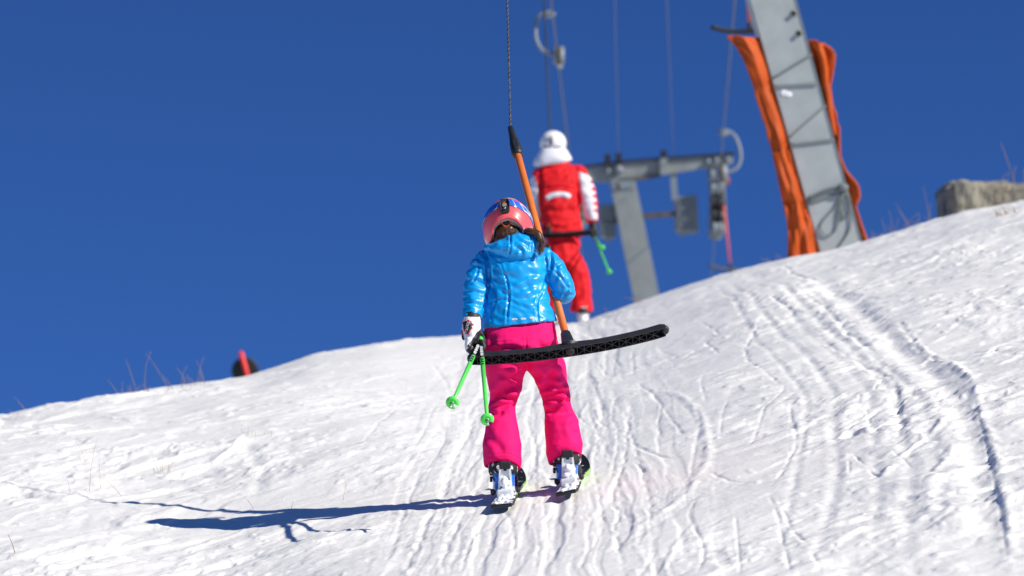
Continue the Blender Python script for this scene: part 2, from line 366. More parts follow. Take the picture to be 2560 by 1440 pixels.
for i, xb in enumerate((975, 1030, 1068, 1120, 1185, 1240, 1300, 1350, 1420, 1500, 1520, 1590, 1640, 1700)):   # long worn ski lines running up the lift lane
    xt = 1395+(xb-1320)*.30; pts = []
    for t in np.linspace(0, 1, 9): pts.append((xb+(xt-xb)*t**.8+(16*math.sin(t*5+i*2.3)+rng.normal(0, 9))*(1-.6*t), 1450+(880-1450)*t))
    k0 = rng.integers(0, 2); tr(pts[k0:k0+rng.integers(6, 9)], rng.uniform(6, 10), rng.uniform(.007, .014)*(1 if i % 3 else -.9), .9, .5)
for i in range(9):     # short dashes: edges set, poles dragged
    x0 = rng.uniform(1420, 2420); y0 = rng.uniform(840, 1400); ln = rng.uniform(18, 75); sl_ = rng.normal(-.35, .6)
    if y0 < np.interp(x0, SKY[:, 0], SKY[:, 1])+60: continue
    tr([(x0, y0), (x0+sl_*ln*.5, y0-ln*.5), (x0+sl_*ln+rng.normal(0, 6), y0-ln)], rng.uniform(4, 6), rng.uniform(.010, .022), 1.1, .5)
for i in range(22):     # broken crusts left of the track
    x0 = rng.uniform(-60, 900); y0 = rng.uniform(1000, 1430)
    if y0 < np.interp(x0, SKY[:, 0], SKY[:, 1])+35: continue
    tr([(x0, y0), (x0+rng.uniform(30, 60), y0-rng.uniform(2, 14)), (x0+rng.uniform(70, 140), y0-rng.uniform(10, 30))], rng.uniform(8, 13), -rng.uniform(.012, .032), 1.0, rng.uniform(-.3, .5))
# long shallow ski ruts sweeping down the right of the slope
SW = [(2475,1440),(2462,1300),(2440,1150),(2405,1050),(2375,985),(2320,930),(2260,880),(2205,838),(2140,780),(2080,730),(2020,690)]
for off, wd_, dp_ in ((-120, 14.5, .010), (-205, 17, .018), (-300, 14, .010), (-425, 14.5, .014), (-540, 13.5, .009)):
    tr([(x+off*np.interp(y, [690, 1440], [.45, 1.05])+8*math.sin(y*.02+off), y+.06*off*np.interp(y, [690, 1440], [-.5, 0])) for x, y in SW[::-1]], wd_, dp_, .3, .5)
TRW = []
for pts, wd, dep, rough, berm in TR:
    dep *= .40 if wd > 13 else .24
    berm *= 1 if wd > 11 else .45
    p = smooth_poly(pts, 5); lim = np.interp(p[:, 0], SKY[:, 0], SKY[:, 1])+14; p[:, 1] = np.maximum(p[:, 1], lim)
    Z = ray_ground(p[:, 0], p[:, 1]); X = (p[:, 0]-1280)/F*Z
    TRW.append((np.stack([X, Z], 1), wd*(.62 if wd < 14 else .8)/F*Z.mean(), dep, rough+.35, berm))
def relief(X, Z):
    X = np.asarray(X, float); Z = np.asarray(Z, float); sh = X.shape; X = X.ravel(); Z = Z.ravel()
    wx = (X+.10*noise2(X*1.3, Z*1.3, 3))*.68; wz = Z-.5*X+.20*noise2(X*1.1+7, Z*1.1, 4)
    pxe = 1280+F*X/np.maximum(Z, 6)
    cen = np.exp(-((pxe-1390)/330)**2)                   # the worn lift track is packed smooth
    soft = 1-.62*cen
    r = .055*noise2(X*.33+3, Z*.28, 1)*soft+.024*noise2(X*.9, Z*.7+9, 2)*soft
    n1 = noise2(wx*2.3, wz*1.5, 5); n2 = noise2(wx*5.1, wz*3.1, 6); n3 = noise2(wx*11.5, wz*6.5, 7); n4 = noise2(wx*25, wz*15, 8)
    patch = np.clip(.5+1.3*noise2(X*.8+5, Z*.5, 9), 0, 1); left = np.clip((900-pxe)/500, 0, 1); right = np.clip((pxe-1700)/500, 0, 1)
    rough = soft*(.32+.52*patch+.36*left+.36*right)
    n5 = noise2(wx*52, wz*26, 14)
    r += rough*(.016*n1+.0085*np.maximum(n2, -.08)+.0045*n3*np.abs(n3)*2.2+.0020*np.maximum(n4, -.1))+(.0006*n4+.0005*n5)*(.3+rough)
    # wind crusts: flat-topped plates with a steep broken edge
    c = noise2(wx*1.9+20, wz*1.1, 10)+.35*n2; r += rough*.014*np.clip((c-.12)/.14, 0, 1)*(.35+.65*left)
    c = noise2(wx*4.2+2, wz*2.2, 12)+.4*n3; r += rough*.0075*np.clip((c-.18)/.12, 0, 1)
    c = noise2(wx*8.5+12, wz*4.0, 15)+.4*n4; r += rough*.0040*np.clip((c-.15)/.12, 0, 1)*patch
    # crumbs of broken snow
    cr = noise2(X*17, Z*11, 13); r += rough*.0075*np.clip((cr-.45)/.2, 0, 1)*np.clip(3*noise2(X*2.2, Z*1.2, 16), 0, 1)
    # worn, near-parallel ski ruts up the lift lane
    wl = X-(.054+(Z-13)*.0176)+.05*noise2(Z*.55, X*.2, 41)+.012*noise2(Z*2.1, X*2, 42); lane = np.exp(-(wl/.62)**4)
    ru = noise2(wl*9.5, Z*.30+7, 43); rv = noise2(wl*21, Z*.45, 44)
    r -= lane*(.0062*np.clip((ru-.10)/.16, 0, 1)+.0028*np.clip((rv-.15)/.2, 0, 1)-.0030*np.clip((-rv-.2)/.2, 0, 1)*np.clip(.5+2*noise2(X*7, Z*4, 45), 0, 1))
    near = np.clip((Z-9)/3, 0, 1)*np.clip((44-Z)/4, 0, 1)
    for pts, wd, dep, rg, berm in TRW:
        mg = wd*5+.05
        mk = np.nonzero((X > pts[:, 0].min()-mg) & (X < pts[:, 0].max()+mg) & (Z > pts[:, 1].min()-mg) & (Z < pts[:, 1].max()+mg))[0]
        if len(mk) == 0: continue
        x = X[mk]; z = Z[mk]
        jx = x+wd*rg*(.5*noise2(x*9, z*5, 21)+.22*noise2(x*30, z*17, 26)); jz = z+wd*rg*2*(.5*noise2(x*9+31, z*5, 22)+.12*noise2(x*26+5, z*15, 27))
        d, arc, side, L = seg_dist(jx, jz, pts); g = d/wd
        amp = dep*np.clip(.95+rg*1.2*noise2(arc*5+pts[0, 0]*13, arc*0+pts[0, 1], 23), .1, 2)*np.clip(arc/(.12*L+.02), 0, 1)*np.clip((L-arc)/(.12*L+.02), 0, 1)
        core = np.exp(-g**2)
        b = np.exp(-((g-1.75)/.6)**2)*np.clip(.55+rg*1.5*noise2(x*24, z*11, 24), 0, 2)
        r[mk] -= amp*(core-berm*.55*b*np.where(side > 0, 1, .55))
        if dep < 0: r[mk] += core*abs(dep)*rg*.45*noise2(x*18, z*12, 25)
    return (.84*r*near).reshape(sh)
def ground(X, Z): return base(X, Z)+relief(X, Z)
uc = np.concatenate([-np.geomspace(.9, .1555, 26), np.linspace(-.15, .15, 800), np.geomspace(.1555, .9, 26)])
zc = np.concatenate([np.linspace(-12, 10, 22, endpoint=False), np.linspace(10, 11.2, 6, endpoint=False), np.geomspace(11.2, 36.5, 860, endpoint=False),
                     np.linspace(36.5, 46, 60, endpoint=False), np.geomspace(46, 320, 50)])
Ug, Zg = np.meshgrid(uc, zc); Xg = Ug*np.maximum(Zg, 8)
Yg = ground(Xg, Zg); V = W(Xg, Yg, Zg).reshape(-1, 3); nr, nc = Xg.shape
idx = np.arange(nr*nc).reshape(nr, nc)
Fq = np.stack([idx[:-1, :-1], idx[:-1, 1:], idx[1:, 1:], idx[1:, :-1]], -1).reshape(-1, 4)
me = bpy.data.meshes.new('snow_slope'); me.vertices.add(len(V)); me.vertices.foreach_set('co', V.ravel())
me.loops.add(Fq.size); me.loops.foreach_set('vertex_index', Fq.ravel().astype(np.int32)); me.polygons.add(len(Fq))
me.polygons.foreach_set('loop_start', np.arange(0, Fq.size, 4, dtype=np.int32)); me.polygons.foreach_set('use_smooth', np.ones(len(Fq), bool))
me.update(calc_edges=True); me.validate(); me.materials.append(M['snow'])
slope = bpy.data.objects.new('snow_slope', me); COL.objects.link(slope)
slope['kind'] = 'structure'; slope['label'] = 'sunlit tracked snow slope rising to a crest'
def G(X, Z, lift=0.0):
    """world point on the snow"""
    return W(X, ground(np.array([float(X)]), np.array([float(Z)]))[0]+lift, Z)
def Gp(px, Z, lift=0.0): return G((px-1280)/F*Z, Z, lift)
# ------------------------------------------------------------------ figures
TANP = math.tan(PITCH)
class Fig:
    """body points given as photograph x, y plus metres in front of (+) or behind (-) the upright plane through the feet"""
    def __init__(s, Z0, py0, lean=TANP): s.Z0 = Z0; s.py0 = py0; s.sc = F/Z0; s.lean = lean
    def Z(s, py, d=0): return s.Z0+s.lean*(s.py0-np.asarray(py, float))/s.sc+np.asarray(d, float)
    def p(s, px, py, d=0): return PX(px, py, s.Z(py, d))
    def ring(s, cx, cy, wx, dd, d0=0, e=2.3, n=36, tilt=0, arch=0, skew=0):
        a = np.linspace(0, 2*np.pi, n, endpoint=False); c, q = np.cos(a), np.sin(a)
        x = np.sign(c)*np.abs(c)**(2/e); y = np.sign(q)*np.abs(q)**(2/e)
        return s.p(cx+wx*x, cy+tilt*x+arch*y+skew*x*x, d0+dd*y)
    def loft(s, rs): return rings([s.ring(*r[:4], **(r[4] if len(r) > 4 else {})) for r in rs])
    def tube(s, pts, rad, n=16, sm=4, **k):
        pts = np.array(pts, float); q = smooth_poly(np.column_stack([pts, np.asarray(rad, float)]), sm)
        return tube(s.p(q[:, 0], q[:, 1], q[:, 2]), q[:, 3]/s.sc, n, round_ends=True, **k)
    def ball(s, px, py, d, rx, ry, rd):
        return ball(s.p(px, py, d), RX*rx/s.sc, UY*ry/s.sc, FZ*rd)
def ab(cx, cy): return None
c1 = lambda p: (1080+p[0]/3.13, 460+p[1]/3.13)
c2 = lambda p: (1080+p[0]/3.13, 840+p[1]/3.13)

# ================================================================== the child
K = Fig(15.9, 1240)
footL = Gp(1262, 15.83); footR = Gp(1418, 16.02)
child_base = (footL+footR)/2
# --- body (one continuous surface, nearly all of it inside the clothes)
bp = []
bp.append(K.loft([(1302, 905, 84, .085), (1302, 870, 86, .10), (1297, 825, 78, .088), (1294, 780, 70, .08), (1292, 720, 66, .08), (1290, 660, 58, .075), (1287, 630, 40, .055), (1283, 610, 26, .045), (1279, 596, 22, .042), (1277, 570, 24, .045)]))
bp.append(K.ball(1271, 556, .02, 52, 64, .098)); bp.append(K.ball(1275, 574, .118, 6, 9, .014)); bp.append(K.ball(1278, 592, .085, 26, 18, .03))
for s_, cxs in ((-1, [(1262,905,34),(1263,980,15),(1255,1050,15),(1256,1140,15),(1258,1180,13),(1258,1200,12)]), (1, [(1362,905,32),(1386,980,15),(1402,1050,15),(1411,1110,15),(1416,1160,13),(1417,1180,12)])):
    dz = 0 if s_ < 0 else .10
    bp.append(K.loft([(x, y, w_, w_/K.sc, dict(d0=((0, .026, .016, 0, 0, 0) if s_ < 0 else (.005, .062, .085, .085, .10, .10))[i])) for i, (x, y, w_) in enumerate(cxs)]))
    bp.append(K.ball(cxs[-1][0], cxs[-1][1]+4, dz+.045, 12, 9, .07))
bp.append(K.tube([(1224, 652, 0), (1195, 690, 0), (1188, 742, -.02), (1182, 800, -.08), (1182, 835, -.10)], [17, 18, 18, 15, 14]))
bp.append(K.tube([(1356, 652, 0), (1396, 690, .0), (1410, 732, .02), (1388, 690, .10), (1362, 630, .18)], [17, 18, 18, 14, 12]))
for k in range(4):
    bp.append(K.tube([(1172, 846, -.136+.018*k), (1176, 868, -.136+.018*k), (1196, 876, -.136+.018*k), (1206, 862, -.136+.018*k)], [5, 5, 5, 4], n=8))
    bp.append(K.tube([(1366, 634-4*k, .175), (1356, 628-5*k, .20), (1350, 622-5*k, .185)], [5, 5, 4], n=8))
bp.append(K.tube([(1178, 826, -.075), (1190, 840, -.065), (1200, 852, -.07)], [6, 6, 5], n=8))
bp.append(K.ball(1182, 845, -.105, 13, 20, .034))
Vb, Fb, Nb = remesh(bp, .009, 3)
child = obj('person', Vb, Fb, M['skin'], origin=child_base)
tag(child, 'child in shiny blue jacket and pink trousers holding the black bar of the lift', 'person')
px_, py_, _z = proj(np.array([K.p(1270, 556, .115)]))
eyes = [obj('eye', *K.ball(1271+sx*17, 560, .108, 6, 4, .006), M['dark_lens'], child) for sx in (-1, 1)]

# --- trousers
tp = []
tp.append(K.loft([(1302, 905, 100, .105, dict(e=2.6)), (1306, 886, 98, .118, dict(e=2.5, d0=-.008)), (1304, 862, 95, .130, dict(e=2.3, d0=-.015)), (1301, 838, 91, .120, dict(d0=-.008)), (1299, 812, 89, .10), (1297, 795, 86, .09)]))
Lg = [(898, 1208, 1322, 0), (920, 1210, 1318, 0), (945, 1217, 1309, .01), (980, 1224, 1301, .025), (1000, 1224, 1294, .032), (1014, 1220, 1289, .03), (1038, 1219, 1290, .02), (1070, 1212, 1296, .01), (1111, 1207, 1304, 0), (1140, 1207, 1304, 0), (1162, 1211, 1302, 0)]
tp.append(K.loft([((a+b)/2, y, (b-a)/2, (b-a)/2/K.sc*1.08, dict(d0=d, e=2.25, arch=(13 if y > 1155 else 6 if y > 1135 else 0), skew=(7 if y > 1155 else 0), tilt=(3 if y > 1135 else 0))) for y, a, b, d in Lg]))
Rg = [(896, 1305, 1410, .0), (918, 1312, 1416, .01), (945, 1334, 1416, .03), (974, 1347, 1425, .06), (1003, 1356, 1426, .08), (1030, 1362, 1435, .085), (1051, 1360, 1447, .085), (1083, 1362, 1450, .085), (1111, 1364, 1458, .085), (1128, 1366, 1457, .085), (1144, 1373, 1454, .085)]
tp.append(K.loft([((a+b)/2, y, (b-a)/2, (b-a)/2/K.sc*1.08, dict(d0=d, e=2.25, arch=(14 if y > 1140 else 6 if y > 1120 else 0), skew=(7 if y > 1140 else 0), tilt=(-11 if y > 1140 else -8 if y > 1120 else 0))) for y, a, b, d in Rg]))
V, Fc, N = remesh(tp, .0052, 4)
q = V*9; V = V+N*(.0035*noise3(V*np.array([14, 14, 22]), 1)+.0015*noise3(V*40, 2))[:, None]
V = crease(V, N, [
 ([(452,462),(560,445),(640,402),(705,365)], 6, 0.0139), ([(445,515),(540,484),(668,492)], 6, 0.0202), ([(462,566),(560,545),(640,520)], 6, 0.0124), ([(540,300),(640,335),(700,345)], 7, 0.0109),
 ([(728,250),(660,335),(560,425),(455,520)], 11, 0.0155), ([(450,600),(520,610),(560,580)], 7, 0.0124), ([(660,520),(640,560),(655,640)], 6, 0.0124), ([(430,780),(520,860),(560,920)], 10, 0.0062),
 ([(800,300),(900,335),(1010,300)], 8, 0.0109), ([(850,485),(930,460),(1080,432)], 6, 0.0217), ([(868,512),(960,492),(1065,512)], 5, 0.0170), ([(880,575),(930,585),(1010,525)], 6, 0.0155), ([(935,250),(930,340),(878,425)], 9, 0.0139),
 ([(1000,420),(960,380),(900,400)], 6, 0.0109), ([(900,640),(1000,600),(1100,600)], 10, 0.0093), ([(1085,440),(1060,480),(1075,540)], 6, 0.0139), ([(1150,660),(1100,700),(1130,780)], 9, 0.0093),
 ([(405,960),(500,928),(600,922),(692,965)], 1.6, .003), ([(892,912),(980,862),(1070,847),(1182,862)], 1.6, .003), ([(735,-10),(738,60),(735,130)], 1.8, .004),
 ([(420,60),(600,45),(740,20),(960,-30)], 1.8, .003), ([(440,130),(600,90),(700,130)], 9, 0.0093), ([(820,60),(900,90),(1000,50)], 9, 0.0124), ([(480,20),(470,90),(520,150)], 8, 0.0093)], c2)
trousers = obj('trousers', V, Fc, M['pink_cloth'], child)

# --- jacket
jp = []
jp.append(K.loft([(1299.5, 812, 93, .118, dict(tilt=-10)), (1298, 795, 90, .116, dict(tilt=-8)), (1295, 767, 83, .108, dict(tilt=-4)), (1293, 735, 77, .105), (1292, 700, 75, .108), (1291, 668, 79, .112), (1287, 645, 80, .108), (1284, 628, 74, .09), (1282, 614, 56, .075), (1280, 602, 40, .062)]))
jp.append(K.tube([(1219, 645, 0), (1206, 664, -.005), (1193, 700, -.01), (1187, 745, -.03), (1181, 785, -.068), (1180, 799, -.08)], [25, 30, 31, 30.5, 26, 23.5], n=24))
jp.append(K.tube([(1358, 640, 0), (1378, 660, -.004), (1398, 695, 0), (1411, 732, .02)], [25, 28, 30, 30], n=24))
jp.append(K.tube([(1411, 732, .02), (1396, 700, .08), (1372, 655, .155)], [30, 25, 21], n=20))
V, Fc, N = remesh(jp, .005, 5)
px, py, _ = proj(V)
wr = noise3(np.stack([px*.030+py*.022, py*.055-px*.03, px*0], 1), 3)            # slanting puckers
wr2 = noise3(np.stack([px*.06+py*.05, py*.13-px*.075, px*0+4], 1), 4)
sl_arm = np.exp(-((px-1188)/26)**2)*(py < 800); wr3 = noise3(np.stack([px*.03, py*.085, px*0+9], 1), 5)
V = V+N*(.0066*wr+.0012*wr2+.005*wr3*sl_arm+.0005*noise3(V*40, 6))[:, None]
V = crease(V, N, [
 ([(540,640),(580,740),(602,860),(590,1000),(585,1110)], 2.6, 0.0053), ([(440,600),(478,800),(502,900),(470,1010),(468,1110)], 2.6, 0.0053), ([(430,545),(480,560),(545,640)], 3, 0.0037),
 ([(905,600),(892,720),(872,820),(822,930),(832,1080)], 2.6, 0.0053), ([(925,535),(935,640),(902,740)], 4, .012), ([(392,515),(432,600),(442,720),(438,800)], 5, .014), ([(440,800),(425,900),(405,1000)], 4, .012),
 ([(418,945),(520,905),(600,905)], 3, 0.0045), ([(600,905),(720,970),(830,965)], 4, 0.0037), ([(405,1118),(600,1112),(830,1088),(975,1050)], 2, 0.0030),
 ([(355,545),(365,650),(340,730),(300,780)], 2.6, 0.0045), ([(270,690),(340,640),(410,660)], 4, 0.0045), ([(258,770),(330,750),(430,800)], 4, 0.0053), ([(255,850),(330,840),(430,880)], 4, 0.0053), ([(245,930),(320,930),(400,960)], 4, 0.0053), ([(290,600),(350,590),(410,620)], 4, 0.0045),
 ([(930,660),(1000,720),(1060,800),(1140,850)], 3, 0.0060), ([(930,830),(1000,860),(1140,870)], 4, 0.0045), ([(960,640),(980,700),(940,800)], 5, 0.0045), ([(1050,740),(1060,830),(1010,930)], 4, 0.0045), ([(1020,610),(960,650),(905,650)], 4, 0.0045),
 ([(480,640),(560,720),(660,700)], 7, 0.0037), ([(620,760),(740,720),(860,700)], 8, 0.0045), ([(640,840),(760,800),(880,760)], 8, 0.0045), ([(500,880),(470,820),(450,790)], 6, 0.0045), ([(650,900),(780,880),(870,830)], 8, 0.0037)], c1)
jacket = obj('jacket', V, Fc, M['blue_nylon'], child)
jb = bvh_of(jacket)
for cx, cy in ((1285, 798.5), (1307.5, 797.5), (1330, 795)):
    decal('reflective_mark', jb, disc_rows(cx, cy, 8.2, 3.0, -.06), M['reflect'], jacket, .0010, .0004)
# hood lying on the shoulders
hp = [K.ball(1284, 622, -.06, 66, 28, .075), K.ball(1298, 606, -.045, 50, 25, .085), K.ball(1242, 620, -.035, 34, 15, .065), K.ball(1322, 612, -.04, 30, 30, .07), K.ball(1296, 634, -.088, 42, 21, .045), K.ball(1302, 590, -.04, 32, 12, .05)]
V, Fc, N = remesh(hp, .0048, 8)
px, py, _ = proj(V)
V = V+N*(.005*noise3(np.stack([px*.04, py*.05, px*0+2], 1), 8)+.0028*noise3(np.stack([px*.09+py*.03, py*.10, px*0+7], 1), 9))[:, None]
V = crease(V, N, [([(612,375),(614,480),(600,585)], 2.2, .006), ([(768,385),(778,470),(770,560)], 2.0, .005), ([(425,490),(480,560),(560,600)], 4, .004), ([(640,480),(700,520),(700,600)], 5, .005), ([(660,430),(730,470),(780,500)], 5, .004)], c1)
hood = obj('hood', V, Fc, M['blue_nylon'], jacket)

# --- head: helmet, goggles, hair
HC = K.p(1270, 572, .02); HX = RX*64/K.sc; HY = UY*78/K.sc; HZ = FZ*.125
def hpt(th, ph, k=1.0):
    th = np.asarray(th, float); ph = np.asarray(ph, float)
    return HC+k*((np.cos(ph)*np.sin(th))[..., None]*HX+np.sin(ph)[..., None]*HY-(np.cos(ph)*np.cos(th))[..., None]*HZ)
rimth = np.radians([-180,-140,-122,-100,-60,-50,-43,-36,-20,0,20,36,43,50,60,100,122,140,180]); rimph = np.radians([24,18,-6,-30,-30,-28,-20,1,15,20,15,1,-20,-28,-30,-30,-6,18,24])
th = np.linspace(-np.pi, np.pi, 96, endpoint=False); pr = np.interp(th, rimth, rimph); rs = []
for k in (.90, .93): rs.append(hpt(th, pr, k))
for v in np.linspace(0, .998, 27): rs.append(hpt(th, pr+(np.pi/2-pr)*v, 1+(.012*math.sin(math.pi*min(v*6, 1)))))
helmet = obj('helmet', *rings(rs, False), M['salmon'], child)
helmet.data.polygons.foreach_set('use_smooth', np.ones(len(helmet.data.polygons), bool))
rs = [hpt(th, pr-.01, .93), hpt(th, pr-.05, .885), hpt(th, pr+.02, .84), hpt(th, pr+.35, .83)]
obj('liner', *rings(rs, False), M['grey_liner'], helmet)
# goggle strap
def strap_ph(t): return np.interp(np.abs(t), np.radians([0, 30, 60, 85, 105, 125]), np.radians([62, 56, 39, 17, 0, -8]))
def strap_strip(t0, t1, o0, o1, k=1.022, kk=1.008, n=40):
    t = np.linspace(t0, t1, n); c = strap_ph(t); w0 = math.radians(13); os_ = np.linspace(o0, o1, 7)
    rows = [hpt(t, c+o*w0, k) for o in os_]+[hpt(t, c+o*w0, kk) for o in os_[::-1]]; m = len(rows); Fc = []
    for i in range(n-1):
        for a_ in range(m): b_ = (a_+1) % m; Fc.append([a_*n+i, a_*n+i+1, b_*n+i+1, b_*n+i])
    return np.vstack(rows), Fc+[[a_*n for a_ in range(m)], [a_*n+n-1 for a_ in range(m)][::-1]]
strap = obj('goggle_strap', *strap_strip(-2.1, 2.1, -1, 1), M['strap_blue'], helmet)
mk = [strap_strip(a, b, o0, o1, 1.026, 1.02, n) for a, b, o0, o1, n in [
 (.42, .455, -1.05, 1.0, 3), (.33, .47, -1.15, -.85, 5), (-.66, -.62, -1.0, .8, 3), (-.72, -.58, -1.15, -.85, 4),
 (.86, .90, -.85, .8, 3), (.86, 1.20, .55, .8, 8), (.86, 1.20, -.85, -.6, 8), (1.17, 1.21, -.85, .8, 3), (1.32, 1.36, -.8, .8, 3), (1.32, 1.9, .5, .8, 10), (1.5, 1.54, -.8, .8, 3), (-1.6, -1.55, -.8, .8, 3), (-1.9, -1.2, -.9, -.65, 8)]]
for q_ in mk: obj('strap_lettering', *q_, M['white'], strap)
# strap clip at the back of the helmet
cpt = hpt(np.array(-.2), np.array(math.radians(49)), 1.04); cpt = cpt.reshape(3); cn = unit(cpt-HC); cu_ = unit(UY-cn*(UY@cn)-RX*.12); cx_ = np.cross(cu_, cn)
bk = K.sc
prof = [(-11, -23), (-7.5, -27), (7.5, -27), (11, -23), (13, 4), (10.5, 9), (10.5, 22), (7, 25), (-7, 25), (-10.5, 22), (-10.5, 9), (-13, 4)]
rsq = [np.array([cpt+cx_*(x*s_)/bk+cu_*(y*s_)/bk+cn*(z-(abs(y)/27)**2*.012) for x, y in prof]) for s_, z in ((1, -.004), (1.03, .004), (.94, .010))]
clip = obj('strap_clip', *rings(rsq), M['black'], helmet, smooth=False)
tri = np.array([cpt+cx_*x/bk+cu_*y/bk+cn*.0115 for x, y in ((-4, -3), (4, -3), (0, 2), (-4, -3.01), (4, -3.01), (0, 1.9))]); tri[3:] -= cn*.002
obj('clip_emblem', tri, [[0, 1, 2], [3, 5, 4], [0, 3, 4, 1], [1, 4, 5, 2], [2, 5, 3, 0]], M['orange_ring'], clip, smooth=False)
ln = [box(cpt+cu_*(-6-3*i)/bk+cn*.0108, cx_, cu_, cn, (6-abs(i-1))/bk, .7/bk, .0006) for i in range(4)]
obj('clip_print', *join(ln), M['grey_liner'], clip, smooth=False)
obj('clip_stud', *ball(cpt-cu_*21/bk+cn*.009, cx_*3/bk, cu_*3/bk, cn*.003, 12, 8), M['steel'], clip)
# goggles at the front
gth = np.linspace(math.radians(122), math.radians(238), 24); rs = []
for ph_, k in ((-26, 1.0), (-27, 1.10), (-14, 1.16), (6, 1.16), (20, 1.10), (19, 1.0)): rs.append(hpt(gth, np.full(24, math.radians(ph_)), k))
V = np.vstack(rs); Fc = [[i*24+j, i*24+j+1, (i+1)*24+j+1, (i+1)*24+j] for i in range(5) for j in range(23)]
obj('goggles', V, Fc, M['dark_lens'], child)
# adjuster wheel
wc = K.p(1265.5, 556, -.083)
wheel = obj('fit_wheel', *tube([wc-FZ*.006, wc+FZ*.012], 10/K.sc, 20), M['black'], helmet)
a = np.linspace(0, 2*np.pi, 29); obj('wheel_ring', *tube(wc-FZ*.0065+(np.cos(a)[:, None]*RX+np.sin(a)[:, None]*UY)*10/K.sc, 1.5/K.sc, 8), M['orange_ring'], wheel)
# hair: a head cap, a neck fall and a pony tail, all of strands over a solid core
hv = [K.ball(1268, 581, .0, 39, 33, .092), K.ball(1262, 600, -.02, 30, 22, .07)]
tail = [(1306, 578, -.075), (1322, 578, -.10), (1342, 583, -.11), (1352, 598, -.11), (1355, 612, -.11), (1352, 627, -.115), (1346, 639, -.12)]
hv.append(K.tube(tail, [7, 8, 9.5, 9.5, 8, 5, 2], n=12))
V, Fc, N = remesh(hv, .006, 4); V = V+N*(.004*noise3(V*np.array([60, 60, 20]), 3))[:, None]
hair = obj('hair', V, Fc, M['hair'], child)
st = []; rr = random.Random(5)
tl = smooth_poly(tail, 4)
for i in range(150):
    ox, oy, oz = rr.gauss(0, 4.6), rr.gauss(0, 4.2), rr.gauss(0, .008); n0 = rr.randint(0, 3); n1 = len(tl)-rr.randint(0, 5); sp = rr.uniform(.5, 1.25)
    seg = tl[n0:n1:2]; kx = np.linspace(.7, sp, len(seg))
    st.append(tube(K.p(seg[:, 0]+ox*kx, seg[:, 1]+oy*kx+rr.gauss(0, .6), seg[:, 2]+oz), np.linspace(.0011, .0005, len(seg)), 3))
for i in range(150):
    t0 = rr.uniform(-1, 1); y0 = rr.uniform(556, 576); pts = np.array([(1268+t0*24, y0, 0), (1276+t0*27, y0+14, 0), (1290+t0*28+rr.gauss(0, 3), y0+26+rr.gauss(0, 3), 0)])
    dd = -.1*.92*np.sqrt(np.clip(1.08-((pts[:, 0]-1268)/40)**2-((pts[:, 1]-584)/34)**2, .05, 1))-.003
    st.append(tube(K.p(pts[:, 0], pts[:, 1], dd), [.0012, .0012, .0006], 3))
obj('hair_strands', *join(st), M['hair'], hair)
tc = K.p(1309, 577, -.08); obj('hair_tie', *ball(tc, RX*4.5/K.sc, UY*9/K.sc, FZ*.016, 14, 8), M['lilac'], hair)

# --- left glove closed round the poles
gp = [K.tube([(1180, 793, -.076), (1179, 812, -.09), (1178, 832, -.102), (1180, 852, -.11)], [24, 23.5, 23, 18], n=20), K.ball(1181, 846, -.11, 17, 24, .046)]
for k in range(4):
    d = -.150+.026*k; L = (0, 2, 3, 1)[k]
    gp.append(K.tube([(1172, 850, d), (1171-L*.5, 866+L, d), (1180, 878+L, d-.002), (1196, 881+L, d), (1208, 872, d), (1208, 860, d), (1202, 853, d)], [8.5, 8.5, 8.2, 8, 7.6, 7, 6], n=12, sm=3))
gp.append(K.tube([(1184, 822, -.07), (1197, 832, -.055), (1207, 846, -.058), (1209, 858, -.07)], [9.5, 9, 8.5, 7], n=12))
V, Fc, N = remesh(gp, .0036, 3)
px, py, _ = proj(V); V = V+N*(.002*noise3(V*70, 4))[:, None]
V = crease(V, N, [([(1158,806),(1180,812),(1200,808)], 2, .003), ([(1168,872),(1180,862),(1190,850)], 2, .003)])
fc = np.array([V[f].mean(0) for f in Fc]); fx, fy, fz = proj(fc)
black_side = ((fx-1190)*.86+(fy-842)*.5 > -2+2.5*np.sin(fy*.3)) | (fz > K.Z(840, -.08))
cuffline = fy < 792
glove = obj('glove', V, Fc, [M['white_cloth'], M['black'], M['black_rubber']], child, fm=np.where(black_side | cuffline, 1, 0))
glove['label'] = 'white and black glove with racing patch'
gb = bvh_of(glove)
sh = [(1157,806),(1163,800.5),(1171,800),(1178,804),(1184,811),(1181,821),(1174,832),(1170,836.5),(1164,834),(1159,823)]
def poly_rows(pts, k): c = np.mean(pts, 0); P = np.array(pts+[pts[0]]); return [c+(P-c)*s for s in (.02, .55*k, k)]
patch = decal('cuff_patch_border', gb, poly_rows(sh, 1.04), M['marker_red'], glove, .0012)
decal('cuff_patch', gb, poly_rows(sh, .88), M['black'], glove, .0024)
letters('patch_lettering', 'racing', gb, 1168, 818, 11.5, math.radians(-80), M['white'], glove, .0042)
decal('back_panel', gb, strip_rows([(1172,868),(1181,856),(1190,843),(1194,835)], 9), M['black_rubber'], glove, .002)
decal('glove_accent', gb, strip_rows([(1156,838),(1157,845),(1160,850)], 5), M['black'], glove, .0012)
decal('glove_accent', gb, strip_rows([(1155,826),(1155.5,832),(1157,838)], 4), M['marker_red'], glove, .0012)
# right glove on the lift pole (far side)
gp = [K.tube([(1380, 668, .135), (1370, 648, .165), (1362, 632, .182)], [20, 18, 17], n=16)]
for k in range(4): gp.append(K.tube([(1372, 640-7*k, .17), (1362, 634-7*k, .212), (1350, 626-7*k, .205), (1349, 624-7*k, .175)], [7, 7, 6.5, 6], n=10, sm=3))
gp.append(K.tube([(1370, 650, .15), (1358, 648, .16), (1350, 640, .15)], [7.5, 7, 6], n=10))
V, Fc, N = remesh(gp, .005, 3); obj('glove', V, Fc, M['black'], child)

